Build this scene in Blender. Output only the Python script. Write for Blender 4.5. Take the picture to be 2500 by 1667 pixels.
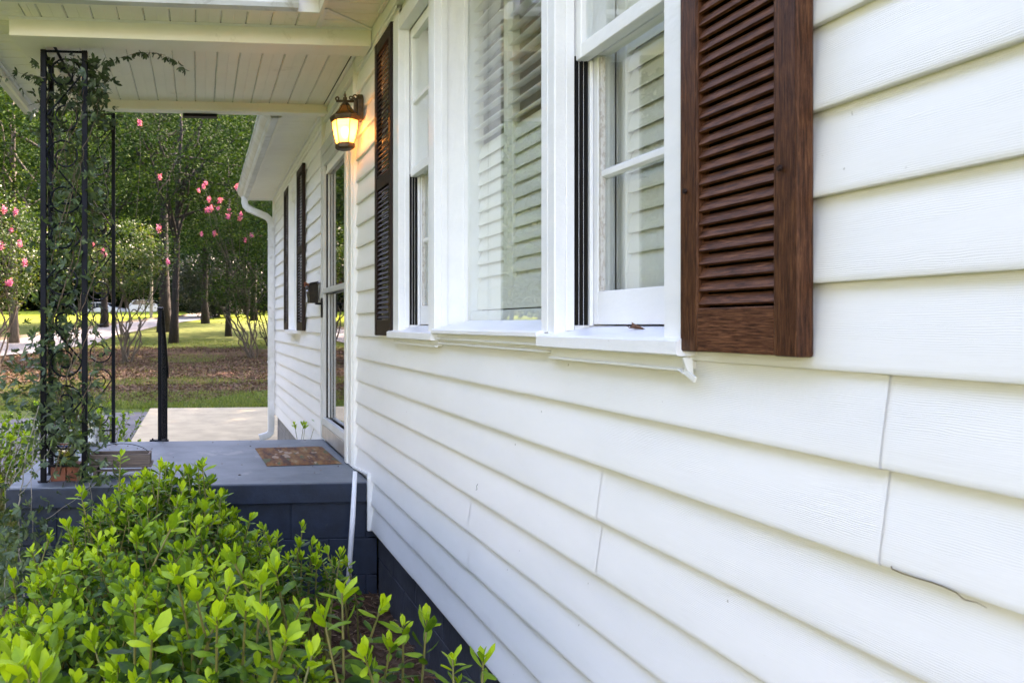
import bpy, math, random
import numpy as np
from mathutils import Vector, Matrix, Euler, noise
random.seed(7); rng = np.random.default_rng(7)
rad = math.radians
for o in list(bpy.data.objects): bpy.data.objects.remove(o)
S = bpy.context.scene
COL = S.collection

# ------------------------------------------------------------------ camera
F = 1950.0; YAW = rad(5.13); CX = 663.0; CY = 792.0; VPX = 488.0
CAMX = -0.903; ZC = 1.44
cam_d = bpy.data.cameras.new('camera'); cam = bpy.data.objects.new('camera', cam_d); COL.objects.link(cam)
cam.location = (CAMX, 0, ZC); cam.rotation_euler = (rad(90), 0, -YAW)
cam_d.sensor_width = 36; cam_d.lens = F*36/2500
cam_d.shift_x = (1250-CX)/2500; cam_d.shift_y = -(833.5-CY)/2500
cam_d.clip_start = .02; cam_d.clip_end = 1500
cam_d.dof.use_dof = True; cam_d.dof.focus_distance = 2.6; cam_d.dof.aperture_fstop = 9
S.camera = cam
# ------------------------------------------------------------------ sky, sun, exposure
SUN_EL, SUN_AZ = 40, 33        # degrees: height, and turn from +X towards +Y (the sun stands behind the house)
wd = bpy.data.worlds.new('World'); S.world = wd; wd.use_nodes = True
nt = wd.node_tree; bg = nt.nodes['Background']
sky = nt.nodes.new('ShaderNodeTexSky'); sky.sky_type = 'NISHITA'; sky.sun_disc = False
sky.sun_elevation = rad(SUN_EL); sky.sun_rotation = rad(90-SUN_AZ)
sky.air_density = 1.3; sky.dust_density = 1.5; sky.ozone_density = 1.5
nt.links.new(sky.outputs[0], bg.inputs[0]); bg.inputs[1].default_value = .15
sl = bpy.data.lights.new('sun', 'SUN'); sl.energy = 2.7; sl.angle = rad(.6); sl.color = (1, .93, .8)
so = bpy.data.objects.new('sun', sl); COL.objects.link(so)
sd = Vector((math.cos(rad(SUN_EL))*math.cos(rad(SUN_AZ)), math.cos(rad(SUN_EL))*math.sin(rad(SUN_AZ)), math.sin(rad(SUN_EL))))
so.rotation_euler = sd.to_track_quat('Z', 'Y').to_euler(); so.location = (10, 5, 20)
S.view_settings.view_transform = 'Standard'; S.view_settings.look = 'None'
S.view_settings.exposure = 3.5; S.view_settings.gamma = 1; S.view_settings.use_curve_mapping = False
S.view_settings.use_white_balance = True; S.view_settings.white_balance_temperature = 7750; S.view_settings.white_balance_tint = 30

# ------------------------------------------------------------------ survey helpers
CT, ST = math.cos(YAW), math.sin(YAW)
def W(w, d=.9): return (w*1.004 - d*ST)/CT            # depth measured along the view -> world Y on the house front
def UW(u, w):                                          # picture column + depth -> world X, Y
    d = (u-VPX)*w*CT/F
    return CAMX+d, (w-d*ST)/CT
def ray(u, v): return Vector((ST+CT*(u-CX)/F, CT-ST*(u-CX)/F, (CY-v)/F))
def atZ(u, v, z):
    d = ray(u, v); t = (z-ZC)/d.z; return Vector((CAMX+d.x*t, d.y*t, z))
def atX(u, v, x):
    d = ray(u, v); t = (x-CAMX)/d.x; return Vector((x, d.y*t, ZC+d.z*t))
def atW(u, v, w):
    d = ray(u, v); return Vector((CAMX+d.x*w, d.y*w, ZC+d.z*w))
PROF = [(-60, 0), (13.6, 0), (18, .07), (25, .27), (36, .65), (42, .94), (52, 1.49), (62, 1.98), (80, 2.72), (84, 2.76), (95, 2.55), (130, 3.2), (600, 9)]
PX_, PZ_ = [p[0] for p in PROF], [p[1] for p in PROF]
def gz(x, y):
    z = float(np.interp(y, PX_, PZ_))
    k = min(max((y-14)/12, 0), 1)
    return z + k*.10*noise.noise(Vector((x*.13, y*.13, 3))) + k*.03*noise.noise(Vector((x*.6, y*.6, 5)))
def atG(u, v):                                         # picture point -> point on the terrain
    d = ray(u, v); t = 2.0; step = .2
    while t < 140:
        p = Vector((CAMX+d.x*t, d.y*t, ZC+d.z*t))
        if p.z < gz(p.x, p.y): break
        t += step
    return Vector((p.x, p.y, gz(p.x, p.y)))

# ------------------------------------------------------------------ materials
def ramp(nt, fac, stops):
    r = nt.nodes.new('ShaderNodeValToRGB'); nt.links.new(fac, r.inputs[0])
    e = r.color_ramp.elements
    while len(e) < len(stops): e.new(.5)
    for i, (p, c) in enumerate(stops):
        e[i].position = p; e[i].color = (*c, 1) if len(c) == 3 else c
    return r.outputs[0]
def pos(nt, sc=(1, 1, 1), rot=(0, 0, 0)):
    g = nt.nodes.new('ShaderNodeNewGeometry'); m = nt.nodes.new('ShaderNodeMapping')
    m.inputs['Scale'].default_value = sc; m.inputs['Rotation'].default_value = rot
    nt.links.new(g.outputs['Position'], m.inputs[0]); return m.outputs[0]
def nz(nt, vec, scale, detail=4, rough=.55, dist=0):
    n = nt.nodes.new('ShaderNodeTexNoise'); n.inputs['Scale'].default_value = scale
    n.inputs['Detail'].default_value = detail; n.inputs['Roughness'].default_value = rough; n.inputs['Distortion'].default_value = dist
    nt.links.new(vec, n.inputs['Vector']); return n.outputs['Fac']
def mth(nt, op, a, b=None):
    m = nt.nodes.new('ShaderNodeMath'); m.operation = op
    for i, x in enumerate((a, b)):
        if x is None: continue
        if isinstance(x, (int, float)): m.inputs[i].default_value = x
        else: nt.links.new(x, m.inputs[i])
    return m.outputs[0]
def mixc(nt, f, a, b):
    m = nt.nodes.new('ShaderNodeMix'); m.data_type = 'RGBA'
    for s, x in ((m.inputs[0], f), (m.inputs[6], a), (m.inputs[7], b)):
        if isinstance(x, (int, float)): s.default_value = x
        elif isinstance(x, tuple): s.default_value = (*x, 1)
        else: nt.links.new(x, s)
    return m.outputs[2]
def bump(nt, bs, h, dist, strength=1):
    b = nt.nodes.new('ShaderNodeBump'); b.inputs['Strength'].default_value = strength; b.inputs['Distance'].default_value = dist
    nt.links.new(h, b.inputs['Height']); nt.links.new(b.outputs[0], bs.inputs['Normal'])
def newmat(name):
    m = bpy.data.materials.new(name); m.use_nodes = True
    return m, m.node_tree, m.node_tree.nodes['Principled BSDF']
def basic(name, c1, c2=None, scale=8, rough=.5, b=0, bscale=60, sc=(1, 1, 1), metal=0, spec=.5, lo=.35, hi=.65):
    m, nt, bs = newmat(name); v = pos(nt, sc)
    if c2 is None: c2 = tuple(x*.85 for x in c1)
    n = nz(nt, v, scale, 5, .6)
    nt.links.new(ramp(nt, n, [(lo, c1), (hi, c2)]), bs.inputs['Base Color'])
    bs.inputs['Roughness'].default_value = rough; bs.inputs['Metallic'].default_value = metal
    bs.inputs['Specular IOR Level'].default_value = spec
    if b: bump(nt, bs, nz(nt, pos(nt, sc), bscale, 3), b)
    return m
M = {}
# white vinyl: fine embossed wood grain that runs along the boards
m, nt, bs = newmat('vinyl_siding')
v = pos(nt, (1, .35, 1)); n1 = nz(nt, v, 1.6, 3); n2 = nz(nt, pos(nt, (1, 4, 30)), 3, 3, .6)
wv = nt.nodes.new('ShaderNodeTexWave'); wv.wave_type = 'BANDS'; wv.bands_direction = 'Z'
wv.inputs['Scale'].default_value = 105; wv.inputs['Distortion'].default_value = 7; wv.inputs['Detail'].default_value = 2; wv.inputs['Detail Scale'].default_value = .6
nt.links.new(pos(nt, (1, .22, 1)), wv.inputs['Vector'])
amp = ramp(nt, nz(nt, pos(nt, (1, .8, 9)), 1.3, 2), [(.42, (.05, .05, .05)), (.62, (1, 1, 1))])
h = mth(nt, 'ADD', mth(nt, 'MULTIPLY', wv.outputs['Fac'], amp), mth(nt, 'MULTIPLY', n2, .8))
bump(nt, bs, h, .00034, 1)
dirt = nz(nt, pos(nt, (1, .5, 1.5)), 2.2, 6, .7)
nt.links.new(ramp(nt, dirt, [(.35, (.82, .82, .82)), (.62, (.775, .78, .775)), (.8, (.72, .725, .70))]), bs.inputs['Base Color'])
spk = ramp(nt, nz(nt, pos(nt, (1, 1, 1)), 46, 2, .5), [(.775, (0, 0, 0)), (.79, (1, 1, 1))]); lk = bs.inputs['Base Color'].links[0].from_socket
nt.links.new(mixc(nt, mth(nt, 'MULTIPLY', spk, .6), lk, (.22, .20, .16)), bs.inputs['Base Color'])
bs.inputs['Roughness'].default_value = .42; M['vinyl'] = m
# white gloss paint over old wood, flaking a little
m, nt, bs = newmat('white_window_paint')
n = nz(nt, pos(nt, (1, .3, 1)), 9, 8, .7); ch = nz(nt, pos(nt), 38, 6, .8)
chip = ramp(nt, ch, [(.70, (0, 0, 0)), (.712, (1, 1, 1))])
nt.links.new(mixc(nt, chip, ramp(nt, n, [(.3, (.82, .83, .85)), (.7, (.75, .77, .80))]), (.42, .40, .36)), bs.inputs['Base Color'])
bs.inputs['Roughness'].default_value = .35
bump(nt, bs, mth(nt, 'ADD', nz(nt, pos(nt, (1, .25, 1)), 60, 4, .6), mth(nt, 'MULTIPLY', nz(nt, pos(nt), 14, 4), 2)), .0012); M['paint'] = m
M['trim'] = basic('white_trim', (.76, .77, .76), (.70, .71, .68), 3, .4, .0006, 30)
M['soffit'] = basic('cream_soffit_vinyl', (.80, .79, .71), (.75, .74, .65), 2.5, .5, .0004, 60)
M['gutter'] = basic('grey_white_gutter', (.62, .64, .66), (.50, .51, .50), 5, .4, .0005, 20)
M['alu'] = basic('storm_door_metal', (.52, .54, .54), (.46, .48, .48), 6, .35, .0003, 30)
M['kick'] = basic('brushed_kick_plate', (.50, .47, .43), (.38, .35, .31), 9, .32, .0003, 60, metal=.6)
M['black'] = basic('black_track', (.0015, .001, .0015), (.004, .003, .004), 60, .42, .0006, 90, sc=(1, 1, .1), spec=.15)
# stained shutter wood
def wood(name, c1, c2, c3, sc, rough=.42):
    m, nt, bs = newmat(name)
    g = nz(nt, pos(nt, sc), 14, 6, .65, .6); g2 = nz(nt, pos(nt, tuple(s*3 for s in sc)), 40, 3, .6)
    c = ramp(nt, g, [(.34, c1), (.5, c2), (.68, c3)])
    nt.links.new(mixc(nt, mth(nt, 'MULTIPLY', g2, .22), c, c1), bs.inputs['Base Color'])
    bs.inputs['Roughness'].default_value = rough; bs.inputs['Specular IOR Level'].default_value = .14; bump(nt, bs, mth(nt, 'ADD', g, g2), .0003); return m
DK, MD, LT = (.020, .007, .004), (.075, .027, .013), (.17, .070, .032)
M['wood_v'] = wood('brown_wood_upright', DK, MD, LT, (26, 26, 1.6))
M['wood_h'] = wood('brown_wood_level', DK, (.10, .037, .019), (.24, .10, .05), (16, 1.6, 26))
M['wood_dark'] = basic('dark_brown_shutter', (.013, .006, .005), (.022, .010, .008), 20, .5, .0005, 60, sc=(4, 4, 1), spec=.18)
M['iron'] = basic('black_blue_iron', (.002, .0025, .004), (.005, .007, .013), 14, .55, .0008, 40, sc=(1, 1, .3), spec=.12)
M['slab'] = basic('grey_porch_paint', (.130, .152, .172), (.085, .104, .124), 5, .55, .0012, 25)
M['navy'] = basic('navy_masonry_paint', (.006, .013, .027), (.011, .023, .048), 10, .6, .0016, 45)
M['blockgrey'] = basic('grey_foundation_paint', (.055, .062, .078), (.030, .035, .046), 9, .6, .002, 45)
M['blockfar'] = basic('bare_grey_block', (.24, .24, .25), (.16, .16, .17), 9, .8, .002, 45)
M['mortar'] = basic('painted_joint', (.008, .015, .030), None, 10, .8)
M['pvc'] = basic('white_pipe', (.78, .79, .82), (.70, .71, .74), 5, .35)
M['concrete'] = basic('pale_concrete', (.43, .35, .215), (.33, .27, .165), 3, .85, .002, 30)
M['asphalt_old'] = basic('worn_asphalt', (.13, .12, .115), (.075, .07, .07), 2.5, .9, .004, 25)
M['road'] = basic('road_asphalt', (.28, .27, .265), (.21, .205, .20), 1.2, .9, .003, 12)
M['curb'] = basic('stained_kerb', (.20, .17, .12), (.12, .10, .07), 2, .9)
M['roof'] = basic('roof_shingle', (.09, .085, .08), (.05, .048, .045), 6, .9, .004, 20)
M['bronze'] = basic('aged_bronze', (.035, .022, .013), (.10, .062, .028), 35, .45, .001, 90, metal=.5)
M['darkbronze'] = basic('dark_bronze', (.010, .008, .005), (.022, .017, .009), 35, .5, .001, 90, spec=.2)
M['gap_shade'] = basic('black_gap_shade', (.004, .003, .003), None, 9, .9, spec=.05)  # black that stands in for shade behind the shutter slats
M['room'] = basic('room_wall', (.45, .36, .27), (.40, .32, .24), 2, .8)
M['louvre'] = basic('cream_louvre', (.84, .83, .78), (.80, .79, .74), 5, .45)
M['brick'] = basic('red_brick', (.22, .07, .035), (.13, .045, .028), 20, .85, .002, 60)
M['barnwood'] = basic('weathered_wood', (.17, .125, .10), (.09, .065, .052), 22, .8, .0015, 60, sc=(.3, 1, 6))
M['bark'] = basic('bark', (.028, .021, .015), (.010, .008, .006), 5, .95, .03, 9, sc=(3, 3, .6))
M['bark_grey'] = basic('smooth_grey_bark', (.12, .098, .07), (.06, .048, .035), 9, .9, .004, 20, sc=(2, 2, .6))
M['twig'] = basic('twig', (.075, .045, .028), (.16, .12, .075), 30, .8)
M['shoot'] = basic('green_shoot', (.20, .17, .045), (.12, .12, .03), 25, .5)
M['cane'] = basic('pale_cane', (.30, .27, .22), (.2, .18, .14), 20, .7)
M['car'] = basic('white_car_paint', (.80, .80, .82), (.78, .78, .80), 3, .2)
M['carglass'] = basic('car_window', (.05, .06, .075), None, 3, .05)
M['tyre'] = basic('tyre', (.02, .02, .02), None, 3, .8)
M['rim'] = basic('rim', (.5, .5, .52), None, 3, .3, metal=.8)
M['deadleaf'] = basic('dead_leaf', (.25, .11, .05), (.16, .07, .035), 20, .6)
M['label'] = basic('paper_label', (.62, .64, .63), (.55, .57, .56), 30, .6)
M['ink'] = basic('dark_print', (.05, .05, .055), None, 3, .6)
M['blueprint'] = basic('blue_print', (.05, .07, .30), None, 3, .6)
M['redprint'] = basic('red_print', (.45, .03, .04), None, 3, .6)
def glassmat(name, tint=(1, 1, 1), refl=(1, 1, 1), ior=1.5, rough=0, base=0.0):
    m = bpy.data.materials.new(name); m.use_nodes = True; nt = m.node_tree; nt.nodes.remove(nt.nodes['Principled BSDF'])
    out = nt.nodes['Material Output']
    t = nt.nodes.new('ShaderNodeBsdfTransparent'); t.inputs[0].default_value = (*tint, 1)
    g = nt.nodes.new('ShaderNodeBsdfGlossy'); g.inputs[0].default_value = (*refl, 1); g.inputs['Roughness'].default_value = rough
    ge = nt.nodes.new('ShaderNodeNewGeometry'); dt = nt.nodes.new('ShaderNodeVectorMath'); dt.operation = 'DOT_PRODUCT'
    nt.links.new(ge.outputs['Normal'], dt.inputs[0]); nt.links.new(ge.outputs['Incoming'], dt.inputs[1])
    f0 = ((ior-1)/(ior+1))**2
    q = mth(nt, 'POWER', mth(nt, 'SUBTRACT', 1.0, mth(nt, 'ABSOLUTE', dt.outputs['Value'])), 5)
    f = mth(nt, 'MINIMUM', mth(nt, 'ADD', mth(nt, 'MULTIPLY', q, 1-f0), f0+base), 1.0)
    mx = nt.nodes.new('ShaderNodeMixShader'); nt.links.new(f, mx.inputs[0]); nt.links.new(t.outputs[0], mx.inputs[1]); nt.links.new(g.outputs[0], mx.inputs[2])
    nt.links.new(mx.outputs[0], out.inputs[0]); return m
M['glass'] = glassmat('window_glass', (.95, .97, .96), base=.07)
M['doorglass'] = glassmat('door_glass', (.55, .58, .58), ior=1.9, base=.12)
M['bottleglass'] = glassmat('bottle_glass', (.80, .88, .84), base=.05)
M['juice'] = glassmat('yellow_liquid', (.72, .62, .20), base=.03)
# doormat: rust brown coir with woven coloured dashes
m, nt, bs = newmat('woven_doormat')
v = pos(nt, (9, 2.6, 1)); n = nz(nt, v, 2.3, 3, .6); n2 = nz(nt, pos(nt, (10, 3, 1)), 1.7, 2); n3 = nz(nt, pos(nt, (12, 4, 1)), 1.1, 2)
c = ramp(nt, n, [(.36, (.07, .03, .017)), (.48, (.17, .065, .022)), (.60, (.24, .115, .032)), (.72, (.28, .19, .11))])
c = mixc(nt, ramp(nt, n2, [(.60, (0, 0, 0)), (.63, (1, 1, 1))]), c, (.09, .10, .045))
c = mixc(nt, ramp(nt, n3, [(.62, (0, 0, 0)), (.65, (1, 1, 1))]), c, (.34, .24, .17))
nt.links.new(c, bs.inputs['Base Color']); bs.inputs['Roughness'].default_value = .95
bump(nt, bs, nz(nt, pos(nt, (1, .3, 1)), 260, 2), .004); M['mat'] = m
def wear(m, scale, thr, col, amt):
    nt = m.node_tree; bs = nt.nodes['Principled BSDF']; lk = bs.inputs['Base Color'].links[0].from_socket
    k = ramp(nt, nz(nt, pos(nt), scale, 7, .75, .4), [(thr, (0, 0, 0)), (thr+.05, (1, 1, 1))])
    nt.links.new(mixc(nt, mth(nt, 'MULTIPLY', k, amt), lk, col), bs.inputs['Base Color'])
wear(M['slab'], 3.2, .56, (.26, .26, .25), .45); wear(M['slab'], 14, .68, (.07, .065, .06), .6)
wear(M['navy'], 9, .64, (.06, .065, .07), .45); wear(M['navy'], 2.5, .62, (.03, .035, .03), .5)
wear(M['concrete'], 1.6, .55, (.26, .21, .13), .4); wear(M['blockgrey'], 8, .62, (.10, .10, .10), .4)
wear(M['soffit'], 4, .62, (.55, .54, .44), .4); wear(M['trim'], 9, .66, (.48, .48, .42), .4)
wear(M['gutter'], 6, .58, (.34, .33, .31), .5)
def leafmat(name, stops, trans=.35, rough=.45, spec=.4):
    m, nt, bs = newmat(name); out = nt.nodes['Material Output']
    a = nt.nodes.new('ShaderNodeAttribute'); a.attribute_name = 'tone'
    nv = nz(nt, pos(nt), 45 if 'shrub' in name or 'vine' in name else 4, 4, .65)
    c = ramp(nt, mth(nt, 'ADD', a.outputs['Fac'], mth(nt, 'MULTIPLY', mth(nt, 'SUBTRACT', nv, .5), .55)), stops)
    if 'shrub' in name:
        sp_ = ramp(nt, nz(nt, pos(nt), 70, 3, .6), [(.70, (0, 0, 0)), (.74, (1, 1, 1))]); c = mixc(nt, mth(nt, 'MULTIPLY', sp_, .6), c, (.14, .10, .03))
    nt.links.new(c, bs.inputs['Base Color']); bs.inputs['Roughness'].default_value = rough; bs.inputs['Specular IOR Level'].default_value = spec
    t = nt.nodes.new('ShaderNodeBsdfTranslucent')
    g = nt.nodes.new('ShaderNodeMix'); g.data_type = 'RGBA'; g.blend_type = 'MULTIPLY'; g.inputs[0].default_value = 1
    nt.links.new(c, g.inputs[6]); g.inputs[7].default_value = (1.5, 1.5, .6, 1)
    nt.links.new(g.outputs[2], t.inputs[0])
    mx = nt.nodes.new('ShaderNodeMixShader'); mx.inputs[0].default_value = trans
    nt.links.new(bs.outputs[0], mx.inputs[1]); nt.links.new(t.outputs[0], mx.inputs[2]); nt.links.new(mx.outputs[0], out.inputs[0]); return m
M['shrubleaf'] = leafmat('bright_shrub_leaf', [(0, (.010, .034, .007)), (.25, (.038, .10, .008)), (.5, (.12, .225, .010)), (.8, (.225, .36, .012)), (1, (.34, .47, .016))], .3, .45, .25)
M['vineleaf'] = leafmat('vine_leaf', [(0, (.024, .044, .022)), (.5, (.055, .092, .04)), (.85, (.11, .17, .045)), (1, (.18, .26, .05))], .25, .45)
M['treeleaf'] = leafmat('tree_leaf', [(0, (.004, .013, .005)), (.45, (.014, .036, .009)), (.8, (.040, .080, .013)), (1, (.10, .15, .017))], .16, .7, .05)
M['myrtleleaf'] = leafmat('myrtle_leaf', [(0, (.009, .026, .007)), (.5, (.030, .066, .010)), (.8, (.085, .135, .018)), (1, (.15, .125, .025))], .3, .5)
M['darkleaf'] = leafmat('dark_evergreen_leaf', [(0, (.010, .020, .012)), (.6, (.022, .036, .020)), (1, (.035, .05, .028))], .06, .4, .3)
M['petal'] = leafmat('pink_petal', [(0, (.42, .06, .20)), (.5, (.62, .14, .34)), (1, (.80, .38, .55))], .35, .6)
M['grass'] = leafmat('grass_blade', [(0, (.05, .085, .02)), (.5, (.10, .15, .028)), (1, (.22, .24, .05))], .35, .5)
M['litter'] = leafmat('leaf_litter', [(0, (.06, .033, .018)), (.5, (.13, .073, .042)), (1, (.26, .175, .11))], .05, .8)
M['straw'] = leafmat('dry_straw', [(0, (.05, .022, .014)), (.5, (.13, .06, .03)), (1, (.30, .21, .13))], .05, .8)
# ground: turf, mulch and bare clay mixed by where they lie
m, nt, bs = newmat('ground_cover')
P_ = nt.nodes.new('ShaderNodeNewGeometry'); sx = nt.nodes.new('ShaderNodeSeparateXYZ'); nt.links.new(P_.outputs['Position'], sx.inputs[0])
v = pos(nt); big = nz(nt, v, .35, 5, .65); mid = nz(nt, v, 2.2, 5, .7); fine = nz(nt, v, 22, 4, .7)
turf = ramp(nt, mth(nt, 'ADD', mth(nt, 'MULTIPLY', mid, .6), mth(nt, 'MULTIPLY', fine, .4)), [(.35, (.055, .075, .02)), (.5, (.09, .12, .028)), (.66, (.15, .14, .05))])
mulch = ramp(nt, mth(nt, 'ADD', mth(nt, 'MULTIPLY', mid, .4), mth(nt, 'MULTIPLY', fine, .6)), [(.35, (.045, .026, .015)), (.5, (.10, .058, .034)), (.66, (.18, .12, .08))])
lawn = ramp(nt, mid, [(.3, (.19, .25, .025)), (.7, (.25, .29, .03))])  # far lawn coloured brighter so that it reads as sunlit
def band(y, a, b, s):
    up = nt.nodes.new('ShaderNodeMapRange'); up.inputs[1].default_value = a; up.inputs[2].default_value = a+s; nt.links.new(y, up.inputs[0])
    dn = nt.nodes.new('ShaderNodeMapRange'); dn.inputs[1].default_value = b; dn.inputs[2].default_value = b+s; nt.links.new(y, dn.inputs[0])
    return mth(nt, 'SUBTRACT', up.outputs[0], dn.outputs[0])
slope = band(sx.outputs[1], 14.8, 30, 3.5)
near = band(sx.outputs[1], -60, 4.6, .6)
mm = ramp(nt, mth(nt, 'ADD', mth(nt, 'MULTIPLY', slope, .76), mth(nt, 'MULTIPLY', mth(nt, 'SUBTRACT', big, .5), 1.5)), [(.36, (0, 0, 0)), (.46, (1, 1, 1))])
nearx = nt.nodes.new('ShaderNodeMapRange'); nearx.inputs[1].default_value = -1.95; nearx.inputs[2].default_value = -1.7; nt.links.new(sx.outputs[0], nearx.inputs[0])
mask = mth(nt, 'MAXIMUM', mm, mth(nt, 'MULTIPLY', near, nearx.outputs[0]))
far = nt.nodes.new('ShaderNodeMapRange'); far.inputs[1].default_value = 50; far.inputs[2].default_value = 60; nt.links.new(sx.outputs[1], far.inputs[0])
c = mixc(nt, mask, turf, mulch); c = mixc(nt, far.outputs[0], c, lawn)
nt.links.new(c, bs.inputs['Base Color']); bs.inputs['Roughness'].default_value = 1; bs.inputs['Specular IOR Level'].default_value = .1
bump(nt, bs, mth(nt, 'ADD', fine, mid), .03); M['ground'] = m

# ------------------------------------------------------------------ mesh and object helpers
WL = {}                                               # world location of every object that has children
class MB:
    def __init__(s): s.v = []; s.f = []; s.t = []
    def add(s, vs, fs, tone=.5):
        n = len(s.v); s.v += [tuple(p) for p in vs]; s.f += [tuple(i+n for i in f) for f in fs]; s.t += [tone]*len(fs); return s
    def box(s, x0, x1, y0, y1, z0, z1):
        vs = [(x, y, z) for x in (x0, x1) for y in (y0, y1) for z in (z0, z1)]
        return s.add(vs, [(0, 1, 3, 2), (4, 6, 7, 5), (0, 4, 5, 1), (2, 3, 7, 6), (0, 2, 6, 4), (1, 5, 7, 3)])
    def obox(s, c, size, mat):
        hx, hy, hz = size[0]/2, size[1]/2, size[2]/2; c = Vector(c)
        vs = [c+mat@Vector((x, y, z)) for x in (-hx, hx) for y in (-hy, hy) for z in (-hz, hz)]
        return s.add(vs, [(0, 1, 3, 2), (4, 6, 7, 5), (0, 4, 5, 1), (2, 3, 7, 6), (0, 2, 6, 4), (1, 5, 7, 3)])
    def prism(s, pts, a, b, axis='y'):                # closed outline swept from a to b
        n = len(pts); put = {'y': lambda p, q: (p[0], q, p[1]), 'x': lambda p, q: (q, p[0], p[1]), 'z': lambda p, q: (p[0], p[1], q)}[axis]
        vs = [put(p, a) for p in pts]+[put(p, b) for p in pts]
        return s.add(vs, [tuple(range(n)), tuple(range(2*n-1, n-1, -1))]+[(i, i+n, (i+1) % n+n, (i+1) % n) for i in range(n)])
    def tube(s, path, r, n=6, cap=True):
        path = [Vector(p) for p in path]
        if not hasattr(r, '__len__'): r = [r]*len(path)
        up = Vector((0, 0, 1)); vs = []; prev = None
        for i, p in enumerate(path):
            d = (path[min(i+1, len(path)-1)]-path[max(i-1, 0)]); d = d.normalized() if d.length > 1e-9 else Vector((0, 0, 1))
            if prev is None: a = d.orthogonal().normalized()
            else:
                a = prev-d*prev.dot(d); a = a.normalized() if a.length > 1e-6 else d.orthogonal().normalized()
            prev = a; b = d.cross(a)
            for k in range(n): vs.append(p+(a*math.cos(2*math.pi*k/n)+b*math.sin(2*math.pi*k/n))*r[i])
        fs = [(i*n+k, i*n+(k+1) % n, (i+1)*n+(k+1) % n, (i+1)*n+k) for i in range(len(path)-1) for k in range(n)]
        if cap: fs += [tuple(range(n-1, -1, -1)), tuple(range((len(path)-1)*n, len(path)*n))]
        return s.add(vs, fs)
    def lathe(s, c, prof, n=16, a0=0, cap=True):
        c = Vector(c); vs = [c+Vector((r*math.cos(a0+2*math.pi*k/n), r*math.sin(a0+2*math.pi*k/n), z)) for r, z in prof for k in range(n)]
        m_ = len(prof); fs = [(i*n+k, i*n+(k+1) % n, (i+1)*n+(k+1) % n, (i+1)*n+k) for i in range(m_-1) for k in range(n)]
        if cap: fs += [tuple(range(n-1, -1, -1)), tuple(range((m_-1)*n, m_*n))]
        return s.add(vs, fs)
def mesh_of(name, mb, mat, tones=False, smooth=False):
    me = bpy.data.meshes.new(name); me.from_pydata([tuple(p) for p in mb.v], [], mb.f); me.validate()
    if mat: me.materials.append(mat)
    if tones and len(mb.t) == len(me.polygons):
        a = me.attributes.new('tone', 'FLOAT', 'FACE'); a.data.foreach_set('value', mb.t)
    if smooth: me.polygons.foreach_set('use_smooth', [True]*len(me.polygons))
    return me
def tag(o, label=None, cat=None, group=None, kind=None):
    for k, x in (('label', label), ('category', cat), ('group', group), ('kind', kind)):
        if x: o[k] = x
    return o
def link(name, mb, mat, parent=None, bevel=0, smooth=False, tones=False):
    P = np.array([tuple(p) for p in mb.v]); lo, hi = P.min(0), P.max(0); c = (lo+hi)/2
    if parent is None: c[2] = lo[2]
    q = MB(); q.v = [tuple(p) for p in (P-c)]; q.f = mb.f; q.t = mb.t
    o = bpy.data.objects.new(name, mesh_of(name, q, mat, tones, smooth)); COL.objects.link(o)
    if parent is not None:
        o.parent = parent; o.location = Vector(c)-WL[parent.name]
    else: o.location = c
    WL[o.name] = Vector(c)
    if bevel:
        b = o.modifiers.new('bevel', 'BEVEL'); b.width = bevel; b.segments = 2; b.limit_method = 'ANGLE'
    return o
def thing(name, loc, label, cat, group=None):
    o = bpy.data.objects.new(name, None); COL.objects.link(o); o.location = loc; o.empty_display_size = .1
    WL[o.name] = Vector(loc); return tag(o, label, cat, group)
def bx(name, x0, x1, y0, y1, z0, z1, mat, parent=None, bevel=0):
    return link(name, MB().box(x0, x1, y0, y1, z0, z1), mat, parent, bevel)
def struct(name, mb, mat, **k): return tag(link(name, mb, mat, **k), kind='structure')
def copy_tree(o, parent=None):
    c = o.copy(); COL.objects.link(c)
    if parent: c.parent = parent
    for ch in o.children: copy_tree(ch, c)
    return c
def recalc(o):
    import bmesh
    b = bmesh.new(); b.from_mesh(o.data); bmesh.ops.recalc_face_normals(b, faces=b.faces); b.to_mesh(o.data); b.free()

# ================================================================== SETTING
xs = sorted(set(list(np.linspace(-12, 12, 61))+list(np.linspace(-90, 90, 91))+[-600, -300, 300, 600]))
ys = sorted(set(list(np.linspace(-2, 60, 125))+list(np.linspace(60, 140, 41))+[-200, -60, -20, -8, 200, 320, 600]))
mb = MB(); mb.v = [(x, y, gz(x, y)) for y in ys for x in xs]; nx = len(xs)
mb.f = [(j*nx+i, j*nx+i+1, (j+1)*nx+i+1, (j+1)*nx+i) for j in range(len(ys)-1) for i in range(nx-1)]; mb.t = [0]*len(mb.f)
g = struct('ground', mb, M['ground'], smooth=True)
def strip(name, A, B, mat, lift, kind='structure'):   # two rows of ground points joined into a raised ribbon
    mb = MB(); vs = []; N = 8
    for a, b in zip(A, B):
        for k in range(N+1):
            p = a.lerp(b, k/N); vs.append((p.x, p.y, gz(p.x, p.y)+lift))
    fs = [(i*(N+1)+k, i*(N+1)+k+1, (i+1)*(N+1)+k+1, (i+1)*(N+1)+k) for i in range(len(A)-1) for k in range(N)]
    return tag(link(name, mb.add(vs, fs), mat, smooth=True), kind=kind)
def dens(L, n=8):
    out = []
    for a, b in zip(L[:-1], L[1:]): out += [a.lerp(b, k/n) for k in range(n)]
    return out+[L[-1]]
up = [atG(u, v) for u, v in ((-160, 842), (0, 834), (70, 827), (210, 806), (287, 793), (383, 781), (440, 775), (466, 771))]
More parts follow.
